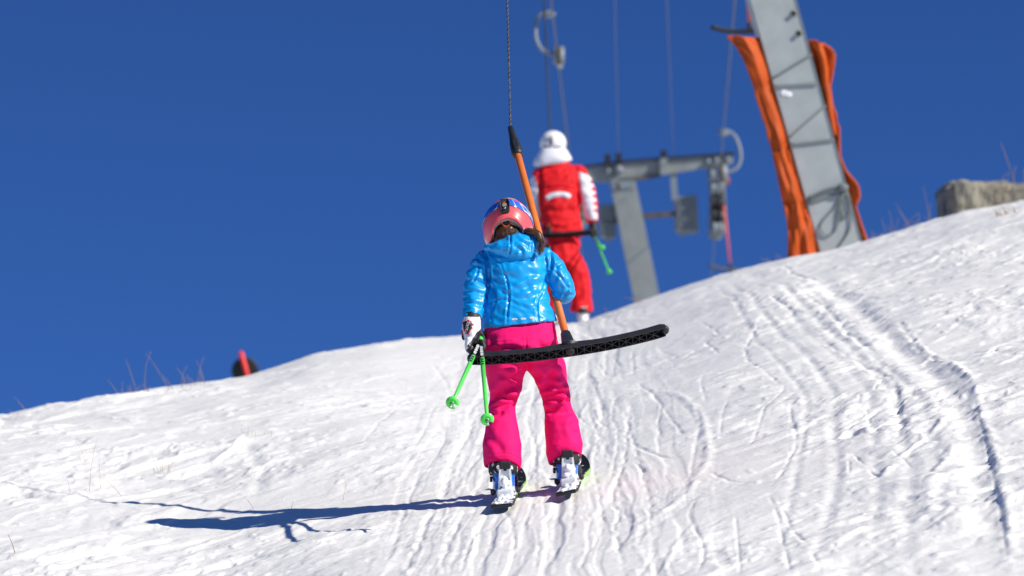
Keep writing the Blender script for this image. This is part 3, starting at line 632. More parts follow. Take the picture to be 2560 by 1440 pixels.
# --- boots
def boot(cx, top, bot, d0, name_label):
    """moulded ski boot, heel towards the camera"""
    bot += 6; ps = []
    ps.append(K.loft([(cx+1, bot, 27, .135, dict(d0=d0+.065, e=3.4)), (cx+1, bot-8, 28, .135, dict(d0=d0+.065, e=3)), (cx+1, bot-22, 27, .105, dict(d0=d0+.035, e=2.6)), (cx, bot-36, 28, .072, dict(d0=d0+.002, e=2.5)), (cx, top-4, 31, .068, dict(d0=d0)), (cx, top-22, 32, .07, dict(d0=d0))]))
    V, Fc, N = remesh(ps, .0055, 3); b = obj('boot', V, Fc, M['boot_blue'], child)
    obj('boot_cuff', *K.loft([(cx-1, top+6, 34, .076, dict(d0=d0, arch=3)), (cx-1, top, 37, .082, dict(d0=d0, arch=4)), (cx-1, top-12, 37.5, .082, dict(d0=d0, arch=4)), (cx-1, top-24, 34, .074, dict(d0=d0))]), M['cuff'], b)
    for i in (0, 1):
        y = bot-30-16*i; q = K.p(cx-31, y, d0-.01); bu = obj('buckle', *box(q, RX, UY, FZ, 3.5/K.sc, 7/K.sc, .022, .003), M['black'], b, smooth=False)
    return b
boot(1259, 1180, 1222, .0, ''); boot(1417, 1157, 1200, .105, '')

# ================================================================== skis
def ski(px_t, Zt, px_n, Zn, wt, label, edge_tilt=0.0):
    A = Gp(px_t, Zt, .022); B = Gp(px_n, Zn, .022); ax = unit(B-A); L = np.linalg.norm(B-A)
    mid = Gp((px_t+px_n)/2, (Zt+Zn)/2, .012)
    nrm = unit(UP-ax*(UP@ax)); sx = np.cross(ax, nrm)
    sx, nrm = sx*math.cos(edge_tilt)+nrm*math.sin(edge_tilt), nrm*math.cos(edge_tilt)-sx*math.sin(edge_tilt)
    e = empty('ski', A); tag(e, label, 'ski', 'skis on the child')
    ts = np.concatenate([np.linspace(0, .8, 20), np.linspace(.82, .995, 16)]); hw = np.interp(ts, [0, .03, .12, .5, .86, .90, .93, .955, .975, .99, 1], [wt*.9, wt, wt*.97, wt*.76, wt*1.08, wt*1.05, wt*.96, wt*.82, wt*.62, wt*.38, wt*.1])
    rise = np.where(ts > .84, ((ts-.84)/.16)**1.8*.060, 0)+np.where(ts < .05, (1-ts/.05)*.006, 0)
    def sect(k, lo, hi):
        return [np.array([A+ax*t*L+nrm*(r+lo)-sx*h*k, A+ax*t*L+nrm*(r+lo)+sx*h*k, A+ax*t*L+nrm*(r+hi)+sx*h*k, A+ax*t*L+nrm*(r+hi)-sx*h*k]) for t, h, r in zip(ts, hw, rise)]
    sw = sect(1.0, 0, .011)
    obj('sidewall', *rings(sw[9:]), M['lime'], e, smooth=False); obj('rear_sidewall', *rings(sw[:10]), M['black'], e, smooth=False)
    tsx = sect(.965, .0112, .0135); obj('top_sheet', *rings(tsx[:15]), M['ski_top'], e, smooth=False); obj('ski_tip', *rings(tsx[14:]), M['ski_tip'], e, smooth=False)
    obj('tail_protector', *box(A+nrm*.007-ax*.004, sx, nrm, ax, wt*.92, .0045, .007), M['black'], e, smooth=False)
    return e, A, ax, nrm, sx, L
def binding(sk, boot_px, boot_py, d0, tilt):
    e, A, ax, nrm, sx, L = sk
    hz = K.p(boot_px, boot_py, d0-.085); t = (hz-A)@ax; base_ = A+ax*t+nrm*.0135
    up = unit(UY*.96+RX*tilt); rt = unit(np.cross(FZ, up)); rt = rt if rt@RX > 0 else -rt; bkw = np.cross(rt, up); bkw = bkw if bkw@FZ < 0 else -bkw
    hb = obj('heel_binding', *box(base_+nrm*.016+ax*.01, sx, ax, nrm, .034, .06, .016, .006), M['binding_white'], e, smooth=False)
    c = base_+nrm*.028-bkw*0
    # forked heel lever rising behind the boot
    prof = lambda w0, y, z0, z1: np.array([c+rt*x+up*y+bkw*z for x, z in ((-w0, z0), (w0, z0), (w0, z1), (-w0, z1))])
    for sgn in (-1, 1):
        rs = [np.array([c+rt*(sgn*(w0-.004)+x)+up*y+bkw*z for x, z in ((-.004, -.01), (.004, -.01), (.004, .018), (-.004, .018))]) for w0, y in ((.031, -.01), (.028, .03), (.024, .085))]
        obj('lever_arm', *rings(rs), M['binding_white'], hb, smooth=False)
    obj('lever_plate', *rings([prof(.027, .0, -.008, .004), prof(.026, .035, -.008, .006), prof(.021, .088, -.008, .008)]), M['binding_white'], hb, smooth=False)
    obj('lever_cap', *box(c+up*.099+bkw*.004, rt, bkw, up, .024, .018, .015, .005), M['black'], hb, smooth=False)
    obj('lever_slot', *box(c+up*.080+bkw*.0085, rt, up, bkw, .0065, .004, .0015), M['black'], hb, smooth=False)
    rr = random.Random(int(boot_px)); ps = []
    for i in range(16):
        q = c+rt*rr.uniform(-.018, .018)+up*rr.uniform(-.02, .045)+bkw*rr.uniform(.010, .026); r = rr.uniform(.008, .017); ps.append(ball(q, rt*r, up*r*rr.uniform(.8, 1.3), bkw*r, 10, 8))
    for i in range(16):
        q = base_+sx*rr.uniform(-.028, .028)-ax*rr.uniform(-.02, .30)+nrm*.004; r = rr.uniform(.008, .016); ps.append(ball(q, sx*r, ax*r*1.6, nrm*r*.7, 10, 8))
    V, Fc, N = remesh(ps, .004, 2); V = V+N*(.003*noise3(V*90, 5))[:, None]
    obj('snow_clump', V, Fc, M['snow_clump'], hb)
    for sgn in (-1, 1):
        q = base_+sx*sgn*.052+nrm*.022-ax*.005; br = obj('brake_arm', *tube([base_+sx*sgn*.036+nrm*.010+ax*.05, base_+sx*sgn*.05+nrm*.02+ax*.02, q], .0035, 8), M['steel'], e)
        obj('brake_tip', *ball(q, sx*.011, ax*.02, nrm*.014, 12, 8), M['black'], br)
    tbn = base_+ax*.30
    obj('toe_binding', *box(tbn+nrm*.026, sx, ax, nrm, .032, .045, .026, .008), M['black'], e, smooth=False)
skL = ski(1254, 15.52, 1292, 16.50, .047, 'ski under the left boot of the child, tail nearest the viewer')
binding(skL, 1259, 1222, .0, -.02)
skR = ski(1416, 15.66, 1455, 16.64, .045, 'ski under the right boot of the child, set a little ahead', .10)
binding(skR, 1417, 1200, .105, -.06)

# ================================================================== ski poles
def ski_pole(fig, hand, dh, bpt, db, tip, label, grip_back, r=6, group='ski poles held by the child', parts=True):
    """hand and basket as photograph points with depth offsets"""
    H = fig.p(hand[0], hand[1], dh); B = fig.p(bpt[0], bpt[1], db); ax = unit(B-H)
    e = empty('ski_pole', B+ax*.06); tag(e, label, 'ski pole', group)
    T0 = H-ax*grip_back; rr_ = r/fig.sc
    obj('shaft', *tube([H+ax*.15, B+ax*.005], [rr_, rr_*.72], 14), M['pole_green'], e)
    obj('upper_shaft', *tube([H-ax*.02, H+ax*.15], [rr_*1.02, rr_*1.02], 14), M['black'], e)
    obj('grip', *tube([T0, T0+ax*.02, H-ax*.05, H-ax*.018], [rr_*1.6, rr_*1.4, rr_*1.15, rr_*1.2], 14), M['pole_green'], e)
    up = unit(UP-ax*(UP@ax)); s_ = np.cross(ax, up); a = np.linspace(.35, 2*np.pi-.35, 30)-math.pi/2-.6
    R_ = .027
    for k in range(1):
        out = np.array([B+(np.cos(t)*s_+np.sin(t)*up)*R_-ax*.004 for t in a]); inn = np.array([B+(np.cos(t)*s_+np.sin(t)*up)*.006+ax*.003 for t in a])
        V = np.vstack([out, inn, inn+ax*.003, out+ax*.003]); n = len(a); Fc = []
        for i in range(n-1):
            for p_, q_ in ((0, 1), (1, 2), (2, 3), (3, 0)): Fc.append([p_*n+i, p_*n+i+1, q_*n+i+1, q_*n+i])
        Fc += [[0, n, 2*n, 3*n], [n-1, 4*n-1, 3*n-1, 2*n-1]]
        bk_ = obj('basket', V, Fc, M['pole_green'], e)
    obj('basket_hub', *tube([B-ax*.006, B+ax*.010], [.009, .0075], 12), M['pole_green'], bk_)
    obj('ferrule', *tube([B+ax*.008, B+ax*.014], [.0068, .0068], 12), M['black'], e)
    obj('pole_tip', *tube([B+ax*.012, B+ax*.04, B+ax*.052], [.0055, .005, .002], 12), M['steel'], e)
    if parts:
        sd_ = unit(np.cross(ax, up)); vw = unit(-FZ+ax*(FZ@ax))
        for i in range(9):        # white print along the black part
            q0 = H+ax*(.03+.0125*i)+vw*rr_*.98
            obj('pole_marking', *box(q0, ax, np.cross(vw, ax), vw, .0042 if i % 3 else .0028, rr_*(.62 if i % 2 else .45), .0012), M['white'], e, smooth=False)
        for t0 in (.175, .20, .225):
            obj('pole_marking', *box(H+ax*t0+vw*rr_*.97, ax, np.cross(vw, ax), vw, .006, rr_*.5, .0012), M['black'], e, smooth=False)
    return e
ski_pole(K, (1196, 862), -.125, (1131, 1007), -.72, None, 'lime ski pole of the child swinging out to the left over the snow', .13)
ski_pole(K, (1203, 864), -.125, (1218, 1049), -.78, None, 'lime ski pole of the child hanging in front of its left trouser leg', .13)
# ================================================================== tow bars of the lift
def seg_plate(p, q, depth_dir, depth, th):
    p = np.asarray(p); q = np.asarray(q); d = unit(q-p); n = unit(np.cross(d, depth_dir)); L = np.linalg.norm(q-p)/2
    return box((p+q)/2+depth_dir*depth/2, d, n, depth_dir, L, th/2, depth/2)
def tow_bar(C, c, a, label, pole_mat, group, grip=True, pole_len=1.15, detail=True, k=1.0):
    """C: middle of the cross bar, c: along the bar, a: up the pole"""
    c = unit(c-a*(c@a)); b = unit(np.cross(c, a)); b = b if b@FZ < 0 else -b     # b: the side away from the rider
    e = empty('tow_bar', C); tag(e, label, 'tow bar', group)
    H = .41; xs = np.linspace(-H, H, 45); cur = lambda x: k*k*.036*(np.abs(x)/H)**2.3
    hw = lambda x: k*np.interp(np.abs(x), [0, .05, .3, .38, H], [.0265, .0265, .026, .0265, .024])     # half width along b
    ht = lambda x: k*np.interp(np.abs(x), [0, .04, .12, .34, .40, H], [.042, .040, .034, .036, .038, .030])
    t = .0045; outer = []
    # channel section, open on the underside (-a)
    for x in xs:
        o = C+c*x+a*cur(x); w_, h_ = hw(x), ht(x)
        pr = [(-w_, 0), (-w_, h_*.75), (-w_*.7, h_), (w_*.7, h_), (w_, h_*.75), (w_, 0), (w_-t, 0), (w_-t, h_*.7), (-w_+t, h_*.7), (-w_+t, 0)]
        outer.append(np.array([o+b*u+a*v for u, v in pr]))
    V, Fc = rings(outer)
    bar = obj('cross_bar', V, Fc, M['black_rubber'], e, smooth=False)
    for sgn in (-1, 1):
        x = sgn*H; o = C+c*x+a*(cur(x)+.013); obj('bar_end', *ball(o, c*.016, b*.0225, a*.0165, 16, 10), M['black_rubber'], bar)
    if detail:
        P = lambda x, u: C+c*x+a*(cur(x)+.001)+b*u*(hw(x)-t)
        st = np.arange(-.385, .39, .0592)
        for i in range(len(st)-1):
            x0, x1 = st[i], st[i+1]; xm = (x0+x1)/2
            for p, q in ((P(x0, -1), P(x0, 1)), (P(xm, -1), P(xm, 1)), (P(x0, -1), P(x1, 1)), (P(x0, 1), P(x1, -1))):
                obj('rib', *seg_plate(p, q, a, .018, .0024), M['black_rubber'], bar, smooth=False)
        cv = obj('pivot_cap', *tube([C-a*.0015, C+a*.02], .019, 20), M['black_rubber'], e)
        obj('cap_face', *ball(C-a*.0015, c*.0155, b*.0155, a*.003, 16, 8), M['black'], cv)
    # neck socket
    ps = [C+a*v for v in (.022, .036, .052, .08, .115)]; rr_ = [.047, .036, .028, .025, .021]
    obj('socket', *tube(ps, rr_, 16), M['black_rubber'], e)
    top = C+a*pole_len
    obj('pole', *tube([C+a*.11, top], .0158, 18), pole_mat, e)
    if grip:
        g = obj('pole_head', *tube([top-a*.10, top-a*.085, top-a*.02, top+a*.03, top+a*.10, top+a*.105], [.021, .026, .0235, .017, .0125, .008], 16), M['black_rubber'], e)
        obj('head_lug', *box(top-a*.045+b*.018, c, a, b, .010, .03, .012, .004), M['black_rubber'], g, smooth=False)
    return e, top+a*.10
aK = unit(RX*-.190+UY*.745+FZ*.85); cK = RX*.988+UY*.154+FZ*.105
CK = K.p(1426, 880, -.166)
_, topK = tow_bar(CK, cK, aK, 'black tow bar with orange pole pressed behind the child in blue', M['bar_orange'], 'tow bars of the lift', pole_len=1.40)
def cable(name, pts, r, m, label, cat, group=None, n=8):
    o = obj(name, *tube(np.array(pts), r, n), m); tag(o, label, cat, group); return o
# haul ropes: up line on the left, return line on the right
def up_rope(Z): return W(1.145-(70-Z)*.030, np.interp(Z, [-30, 34, 70, 130], [9.5, 4.9, 1.6, -4.0]), Z)
def dn_rope(Z): return W(3.77-(70-Z)*.044, np.interp(Z, [-30, 34, 70, 130], [9.6, 5.0, 1.85, -3.8]), Z)
# the child's tow rope: through the head of its pole and on up to the hauling rope
dirK = unit(PX(1268, 0, proj(topK[None])[2][0]+.62)-topK); carK = topK+dirK*5.4
ropeV = tube(np.linspace(topK-dirK*.01, carK, 60), .0040, 10)
tow_rope = obj('tow_rope', *ropeV, M['rope_black']); tag(tow_rope, 'dark braided tow rope rising from the orange pole of the child', 'rope', 'tow ropes')
for k_ in range(2):      # the two lighter yarns twisted round it
    s_ = np.linspace(0, 1, 700); axk = dirK; p_ = unit(np.cross(axk, FZ)); q_ = np.cross(axk, p_)
    ph = s_*5.4/.030*math.pi+k_*math.pi
    pts = topK+(carK-topK)*s_[:, None]+.0034*(np.cos(ph)[:, None]*p_+np.sin(ph)[:, None]*q_)
    obj('yarn', *tube(pts, .0013, 4), M['yarn'], tow_rope)

# ================================================================== the adult ahead
A = Fig(36.4, 815)
adult_base = Gp(1425, 36.45)
bp = []
bp.append(A.loft([(1404, 612, 34, .11), (1404, 580, 38, .12), (1402, 540, 38, .11), (1400, 480, 42, .11), (1398, 440, 46, .10), (1394, 420, 40, .08), (1388, 408, 18, .06), (1385, 395, 15, .06), (1384, 370, 16, .065)]))
bp.append(A.ball(1383, 362, .03, 20, 30, .10)); bp.append(A.ball(1383, 367, .135, 3, 5, .018)); bp.append(A.ball(1384, 382, .10, 10, 9, .03))
bp.append(A.loft([(1386, 612, 16, .09), (1380, 690, 11, .05, dict(d0=.05)), (1379, 745, 10, .045, dict(d0=.05)), (1388, 800, 8, .04)])); bp.append(A.loft([(1424, 612, 16, .09), (1439, 690, 11, .05, dict(d0=.045)), (1450, 745, 10, .045, dict(d0=.05)), (1456, 800, 8, .04)]))
bp.append(A.ball(1389, 804, .07, 9, 7, .12)); bp.append(A.ball(1457, 804, .07, 9, 7, .12))
bp.append(A.tube([(1352, 440, 0), (1340, 490, 0), (1346, 540, .12), (1368, 520, .25)], [12, 11, 9, 7])); bp.append(A.tube([(1446, 440, 0), (1470, 490, -.02), (1480, 540, 0), (1484, 565, .02)], [12, 11, 9, 8]))
Vb, Fb, Nb = remesh(bp, .018, 3)
adult = obj('person', Vb, Fb, M['skin'], origin=adult_base)
tag(adult, 'adult in red and white ski suit with white helmet, riding the lift ahead', 'person')
for sx in (-1, 1): obj('eye', *A.ball(1383+sx*7, 363, .128, 2.5, 2, .006), M['dark_lens'], adult)
# trousers
tp = [A.loft([(1408, 660, 36, .15, dict(e=2.5)), (1407, 630, 42, .16, dict(e=2.5)), (1407, 600, 44, .15), (1406, 575, 44, .14)])]
tp.append(A.loft([(1384, 640, 24, .12, dict(d0=.0)), (1378, 690, 22, .10, dict(d0=.05)), (1378, 735, 21, .09, dict(d0=.05)), (1380, 782, 22, .10, dict(d0=.03))]))
tp.append(A.loft([(1416, 622, 26, .12, dict(d0=.0)), (1426, 645, 31, .13, dict(d0=.01)), (1438, 672, 31, .12, dict(d0=.03)), (1446, 705, 29, .11, dict(d0=.05)), (1452, 740, 27, .10, dict(d0=.05)), (1456, 779, 27, .105, dict(d0=.03))]))
V, Fc, N = remesh(tp, .013, 4)
px, py, _ = proj(V); V = V+N*(.020*noise3(np.stack([px*.05, py*.045, px*0], 1), 11)+.008*noise3(V*14, 12))[:, None]
obj('trousers', V, Fc, M['red_cloth'], adult)
# jacket
jp = [A.loft([(1406, 592, 52, .165), (1405, 575, 52, .165), (1402, 540, 49, .15), (1398, 490, 52, .15), (1397, 450, 57, .15), (1396, 428, 54, .13), (1392, 412, 38, .10), (1386, 398, 24, .08)]),
      A.tube([(1350, 436, 0), (1341, 470, 0), (1337, 510, .02), (1342, 545, .10), (1362, 530, .22)], [20, 20, 19, 17, 14]),
      A.tube([(1446, 430, 0), (1464, 465, -.01), (1474, 505, -.01), (1480, 546, .01)], [20, 21, 20, 17])]
V, Fc, N = remesh(jp, .011, 5)
px, py, _ = proj(V); V = V+N*(.012*noise3(np.stack([px*.06+py*.03, py*.07, px*0+3], 1), 13)+.005*noise3(V*16, 14))[:, None]
V = crease(V, N, [([(1440,425),(1446,470),(1450,520),(1452,575)], 5, .02), ([(1348,425),(1352,470),(1350,540)], 5, .02), ([(1350,560),(1405,570),(1460,560)], 4, .012), ([(1360,472),(1400,468),(1440,476)], 3, .008), ([(1355,520),(1410,530),(1450,522)], 6, .012)])
fc = np.array([V[f].mean(0) for f in Fc]); fx, fy, fz = proj(fc)
rs_ = np.interp(fy, [410, 430, 470, 500, 548], [1448, 1446, 1450, 1454, 1458]); re_ = np.interp(fy, [410, 440, 480, 500, 548], [1468, 1478, 1488, 1490, 1494])
white_r = (fx > rs_) & (fx < re_) & (fy > 430+(fx-1448)*.35) & (fy < 549); white_l = (fx < np.interp(fy, [420, 440, 500, 560], [1322, 1338, 1347, 1350])) & (fy > 440) & (fy < 548)
band = (fx > re_-7) & (((fy.astype(int)//9) % 2) == 0) & (fy > 430) & (fy < 530)
jk = obj('jacket', V, Fc, [M['red_cloth'], M['white_cloth']], adult, fm=np.where((white_r & ~band) | white_l, 1, 0))
jbA = bvh_of(jk)
decal('back_patch', jbA, strip_rows([(1366,497),(1380,489),(1398,486),(1416,488),(1424,494)], 13), M['white_cloth'], jk, .004)
# white hood round the neck
hp = [A.loft([(1384, 369, 29, .11), (1384, 377, 35, .13), (1384, 386, 40, .145), (1383, 394, 46, .15), (1382, 404, 50, .14, dict(tilt=-5)), (1378, 412, 42, .12, dict(tilt=-5))])]
V, Fc, N = remesh(hp, .012, 6); V = V+N*(.008*noise3(V*7, 15))[:, None]
obj('hood', V, Fc, M['white_cloth'], jk)
# helmet
hc = A.p(1382.5, 358, .03); rx_, ry_, rz_ = RX*34/A.sc, UY*32/A.sc, FZ*.135
a = np.linspace(0, 2*np.pi, 40, endpoint=False); rs = []
for ph in np.radians([-38, -30, -15, 0, 15, 30, 45, 60, 75, 86]): rs.append(hc+math.cos(ph)*(np.cos(a)[:, None]*rx_+np.sin(a)[:, None]*rz_)+math.sin(ph)*ry_)
hm = obj('helmet', *rings(rs), M['white'], adult); hbv = bvh_of(hm)
obj('helmet_shade_strip', *tube([hc+math.cos(math.radians(-33))*1.01*(math.cos(t)*rx_+math.sin(t)*rz_)+math.sin(math.radians(-33))*ry_ for t in np.linspace(0, 2*np.pi, 41)], .012, 8), M['galv_far'], hm)  # grey strip added as painted shade between the helmet and the hood
for pts, wd in (([(1377,342),(1378,352),(1378,364)], 6), ([(1360,366),(1370,369),(1376,368)], 5), ([(1386,366),(1394,369),(1402,366)], 5), ([(1366,352),(1370,346)], 4)):
    decal('helmet_vent', hbv, strip_rows(pts, wd), M['black'], hm, .003)
gth = np.linspace(math.radians(30), math.radians(150), 16); rs = []
for ph, k in ((-26, .98), (-24, 1.1), (-5, 1.16), (10, 1.1), (12, .98)): rs.append(hc+k*(math.cos(math.radians(ph))*(np.cos(gth)[:, None]*rx_+np.sin(gth)[:, None]*rz_)+math.sin(math.radians(ph))*ry_))
obj('goggles', np.vstack(rs), [[i*16+j, i*16+j+1, (i+1)*16+j+1, (i+1)*16+j] for i in range(4) for j in range(15)], M['dark_lens'], adult)
# gloves, fingers closed round the poles
def fist(fig, cx, cy, d, k, back=1):
    ps = [fig.tube([(cx-4*k, cy-26*k, d), (cx-2*k, cy-12*k, d), (cx, cy, d)], [11*k, 10*k, 10*k], n=14)]
    for i in range(4):
        dd = d-.045+.028*i
        ps.append(fig.tube([(cx+5*k, cy, dd), (cx+6*k, cy+9*k, dd), (cx, cy+13*k, dd), (cx-6*k, cy+9*k, dd), (cx-5*k, cy+3*k, dd)], [4*k]*5, n=8, sm=2))
    ps.append(fig.tube([(cx, cy-8*k, d+.06), (cx-5*k, cy, d+.07), (cx-6*k, cy+6*k, d+.05)], [4*k]*3, n=8))
    return remesh(ps, .009, 2)[:2]
obj('glove', *fist(A, 1485, 580, .01, 1.0), M['black'], adult)
obj('glove', *fist(A, 1372, 524, .30, .9), M['black'], adult)
# boots
for cx, bot, d0 in ((1380, 806, .02), (1457, 803, .02)):
    V, Fc, N = remesh([A.loft([(cx, bot, 14, .155, dict(d0=d0+.07, e=3.2)), (cx, bot-5, 14.5, .155, dict(d0=d0+.07)), (cx, bot-14, 14, .11, dict(d0=d0+.03)), (cx, bot-24, 16, .085, dict(d0=d0)), (cx, bot-36, 17, .09, dict(d0=d0))])], .011, 3)
    bo = obj('boot', V, Fc, M['white'], adult)
    obj('boot_cuff', *A.loft([(cx, bot-20, 17.5, .095, dict(d0=d0)), (cx, bot-26, 18, .098, dict(d0=d0)), (cx, bot-34, 17, .09, dict(d0=d0))]), M['black'], bo)
    g0 = Gp(cx-4, 35.85, .02); g1 = Gp(cx+6, 37.45, .02); ax = unit(g1-g0); nr_ = unit(UP-ax*(UP@ax)); sx = np.cross(ax, nr_); ts = np.linspace(0, 1, 14)
    pr = lambda lo, hi: [np.array([g0+(g1-g0)*t+nr_*(z+max(0, t-.85)**1.6*1.2)+sx*s_*np.interp(t, [0, .5, .9, 1], [.05, .036, .052, .012]) for s_, z in ((-1, lo), (1, lo), (1, hi), (-1, hi))]) for t in ts]
    e = obj('ski', *rings(pr(0, .014)), M['ski_top'], origin=g0); tag(e, 'ski under the %s boot of the adult in red, mostly behind the crest' % ('left' if cx < 1400 else 'right'), 'ski', 'skis of the adult')
# poles of the adult
ski_pole(A, (1482, 586), -.05, (1505, 620), -.85, None, 'green ski pole of the adult with the higher basket', .14, 2.6, 'ski poles of the adult', False)
ski_pole(A, (1485, 588), -.05, (1523, 680), -.75, None, 'green ski pole of the adult with the lower basket', .14, 2.6, 'ski poles of the adult', False)
# the adult's tow bar, rope
aA = unit(RX*.02+UY*.72+FZ*.70)
_, topA = tow_bar(A.p(1372, 590, -.20), RX*.98+UY*.06, aA, 'black tow bar behind the hips of the adult in red', M['bar_orange'], 'tow bars of the lift', pole_len=1.15, detail=False)
cable('tow_rope', [topA, topA+(PX(1360, 0, 41.5)-topA)*1.0, topA+(PX(1360, 0, 41.5)-topA)*1.35], .009, M['rope_black'], 'dark tow rope rising from the adult in red', 'rope', 'tow ropes')

# ================================================================== lift line
def rope_obj(fn, label):
    zs = [-25, -5, 10, 22, 34, 42, 50, 58, 64, 70, 80, 95, 115]
    cable('haul_rope', [fn(z) for z in zs], .011, M['wire'], label, 'cable', 'hauling ropes of the lift')
rope_obj(up_rope, 'left hauling rope passing above the adult in red'); rope_obj(dn_rope, 'right hauling rope running past the leaning grey pylon')
for x0, lab in ((1537, 'thin signal wire nearer the adult in red'), (1667, 'thin signal wire nearer the leaning grey pylon')):
    xf = 1546 if x0 < 1600 else 1684; yf = 402 if x0 < 1600 else 392
    Pf = PX(xf, yf, 70); Pn = PX(x0, 0, 48.5); d = Pn-Pf
    cable('signal_wire', [Pf, Pf+d*.5, Pn, Pf+d*1.67], .006, M['wire'], lab, 'wire', 'signal wires')
def carrier(P, side, s, label, m=M['galv_pale']):
    """grip, curved hanger arm and spring drum hanging from the hauling rope"""
    e = empty('tow_carrier', P-UP*.9*s); tag(e, label, 'lift carrier', 'carriers on the hauling ropes')
    R_ = unit(RX); 
    obj('grip', *box(P, FZ, RX, UP, .16*s, .05*s, .055*s, .01), M['galv_pale'], e, smooth=False)
    obj('grip_bolt', *tube([P-RX*.11*s, P+RX*.11*s], .026*s, 10), M['galv_pale'], e)
    pts = [P+RX*side*x*s+UP*z*s for x, z in ((0, .02), (.10, .01), (.19, -.09), (.235, -.27), (.23, -.45), (.16, -.60), (.02, -.67), (-.06, -.68))]
    obj('hanger_arm', *tube(smooth_poly(pts, 4), .030*s, 10), m, e)
    D = P-RX*side*.10*s-UP*.70*s
    dr = obj('spring_drum', *tube([D-RX*.09*s, D-RX*.085*s, D+RX*.085*s, D+RX*.09*s], [.12*s, .145*s, .145*s, .12*s], 20), M['galv_pale'], e)
    obj('drum_band', *tube([D-RX*.03*s, D+RX*.03*s], .150*s, 20), M['rusty'], dr)
    obj('rope_guide', *box(D-UP*.17*s, RX, FZ, UP, .045*s, .05*s, .05*s, .008), M['galv_far'], e, smooth=False)
    return D-UP*.22*s
carrier(up_rope(49.2)-RX*.05, -1, .80, 'pale hooked carrier on the left rope, above the white helmet', M['galv_pale'])
d1 = carrier(dn_rope(62.3), 1, 1.0, 'pale hooked carrier on the right rope, above the idle red pole')
dA = carrier(dn_rope(41.0), 1, 1.0, 'hooked carrier on the right rope above the top edge of the photo')
carrier(up_rope(21.8)*0+carK+UP*.75, -1, 1.0, 'hooked carrier on the left rope above the child, out of the photo')
def idle(top, Zl, length, label):
    """tow bar hanging at rest, plumb"""
    C = top-UP*(length+.10)
    return tow_bar(C, unit(RX*.8+FZ*.5), UP, label, M['bar_red'], 'tow bars of the lift', pole_len=length, detail=False)
idle(PX(1807, 484, 62.3), 62.3, 1.2, 'idle tow bar with red pole hanging beside the far pylon')
Cn = PX(1876, 84, 41.0)
tow_bar(Cn, unit(RX*.95+FZ*.1-UY*.16), unit(UP-FZ*.35), 'idle tow bar with curved black bar half hidden by the leaning pylon', M['bar_red'], 'tow bars of the lift', pole_len=1.2, detail=False, k=1.5)
obj_r = cable('tow_rope', [Cn+UP*1.28, dA], .008, M['rope_black'], 'short tow rope above the idle bar behind the leaning pylon', 'rope', 'tow ropes')

# --- far pylon
Zf = 70.0; fs = F/Zf
far_base = G((1636-1280)/F*Zf, Zf)
fp = empty('lift_pylon', far_base); tag(fp, 'far grey lift pylon with crossarm standing behind the crest', 'pylon', 'pylons of the lift')
def pxbox(name, poly, Z, depth, m, parent, bev=0):
    """prism whose outline is traced in the photograph, with its own distance and depth"""
    n = len(poly); A_ = PX([p[0] for p in poly], [p[1] for p in poly], np.full(n, Z)); B_ = A_+FZ*depth
    V = np.vstack([A_, B_]); Fc = [list(range(n)), [n+i for i in range(n)][::-1]]+[[i, n+i, n+(i+1) % n, (i+1) % n] for i in range(n)]
    return obj(name, V, Fc, m, parent, smooth=False)
fbx, fby, _ = proj(np.array([far_base])); 
dyb = fby[0]+20; kx = 72/295
leg = pxbox('leg', [(1522, 440), (1586, 440), (1586+(dyb-440)*.21, dyb), (1522+(dyb-440)*.2066, dyb)], Zf, .42, M['galv_far'], fp)
obj('leg_flange', *join([tube([PX(1548+72*t-6, 450+295*t, Zf-.02), PX(1553+72*t-6, 466+295*t, Zf-.02)], .03, 6) for t in (.02,)]), M['rusty'], leg)
pxbox('leg_plate', [(1527, 452), (1580, 450), (1584, 470), (1533, 472)], Zf-.03, .03, M['galv_pale'], leg)
arm = pxbox('crossarm', [(1425, 427), (1560, 408), (1832, 388), (1833, 408), (1760, 420), (1650, 438), (1560, 456), (1425, 452)], Zf+.05, .34, M['galv_far'], fp)
pxbox('arm_rail', [(1425, 418), (1560, 400), (1836, 380), (1836, 387), (1560, 407), (1425, 426)], Zf, .05, M['black_rubber'], arm)
pxbox('arm_edge', [(1545, 447), (1650, 436), (1650, 443), (1545, 458)], Zf, .06, M['rusty'], arm)
for x, y in ((1547, 424), (1519, 428), (1770, 404), (1818, 398), (1790, 400)): obj('arm_bolt', *tube([PX(x, y, Zf-.06), PX(x, y, Zf+.06)], (11 if x == 1547 else 7)/fs, 12), M['galv_pale'], arm)
for x, y in ((1546, 396), (1519, 400), (1659, 390)): obj('wire_bracket', *box(PX(x, y, Zf), RX, UY, FZ, 8/fs, 14/fs, .06, .01), M['black_rubber'], arm, smooth=False)
obj('arm_clamp', *box(PX(1659, 416, Zf), RX, UY, FZ, 9/fs, 20/fs, .10, .01), M['galv_far'], arm, smooth=False)
pxbox('hanger_strut', [(1672, 395), (1688, 394), (1695, 500), (1680, 501)], Zf+.1, .08, M['galv_pale'], fp)
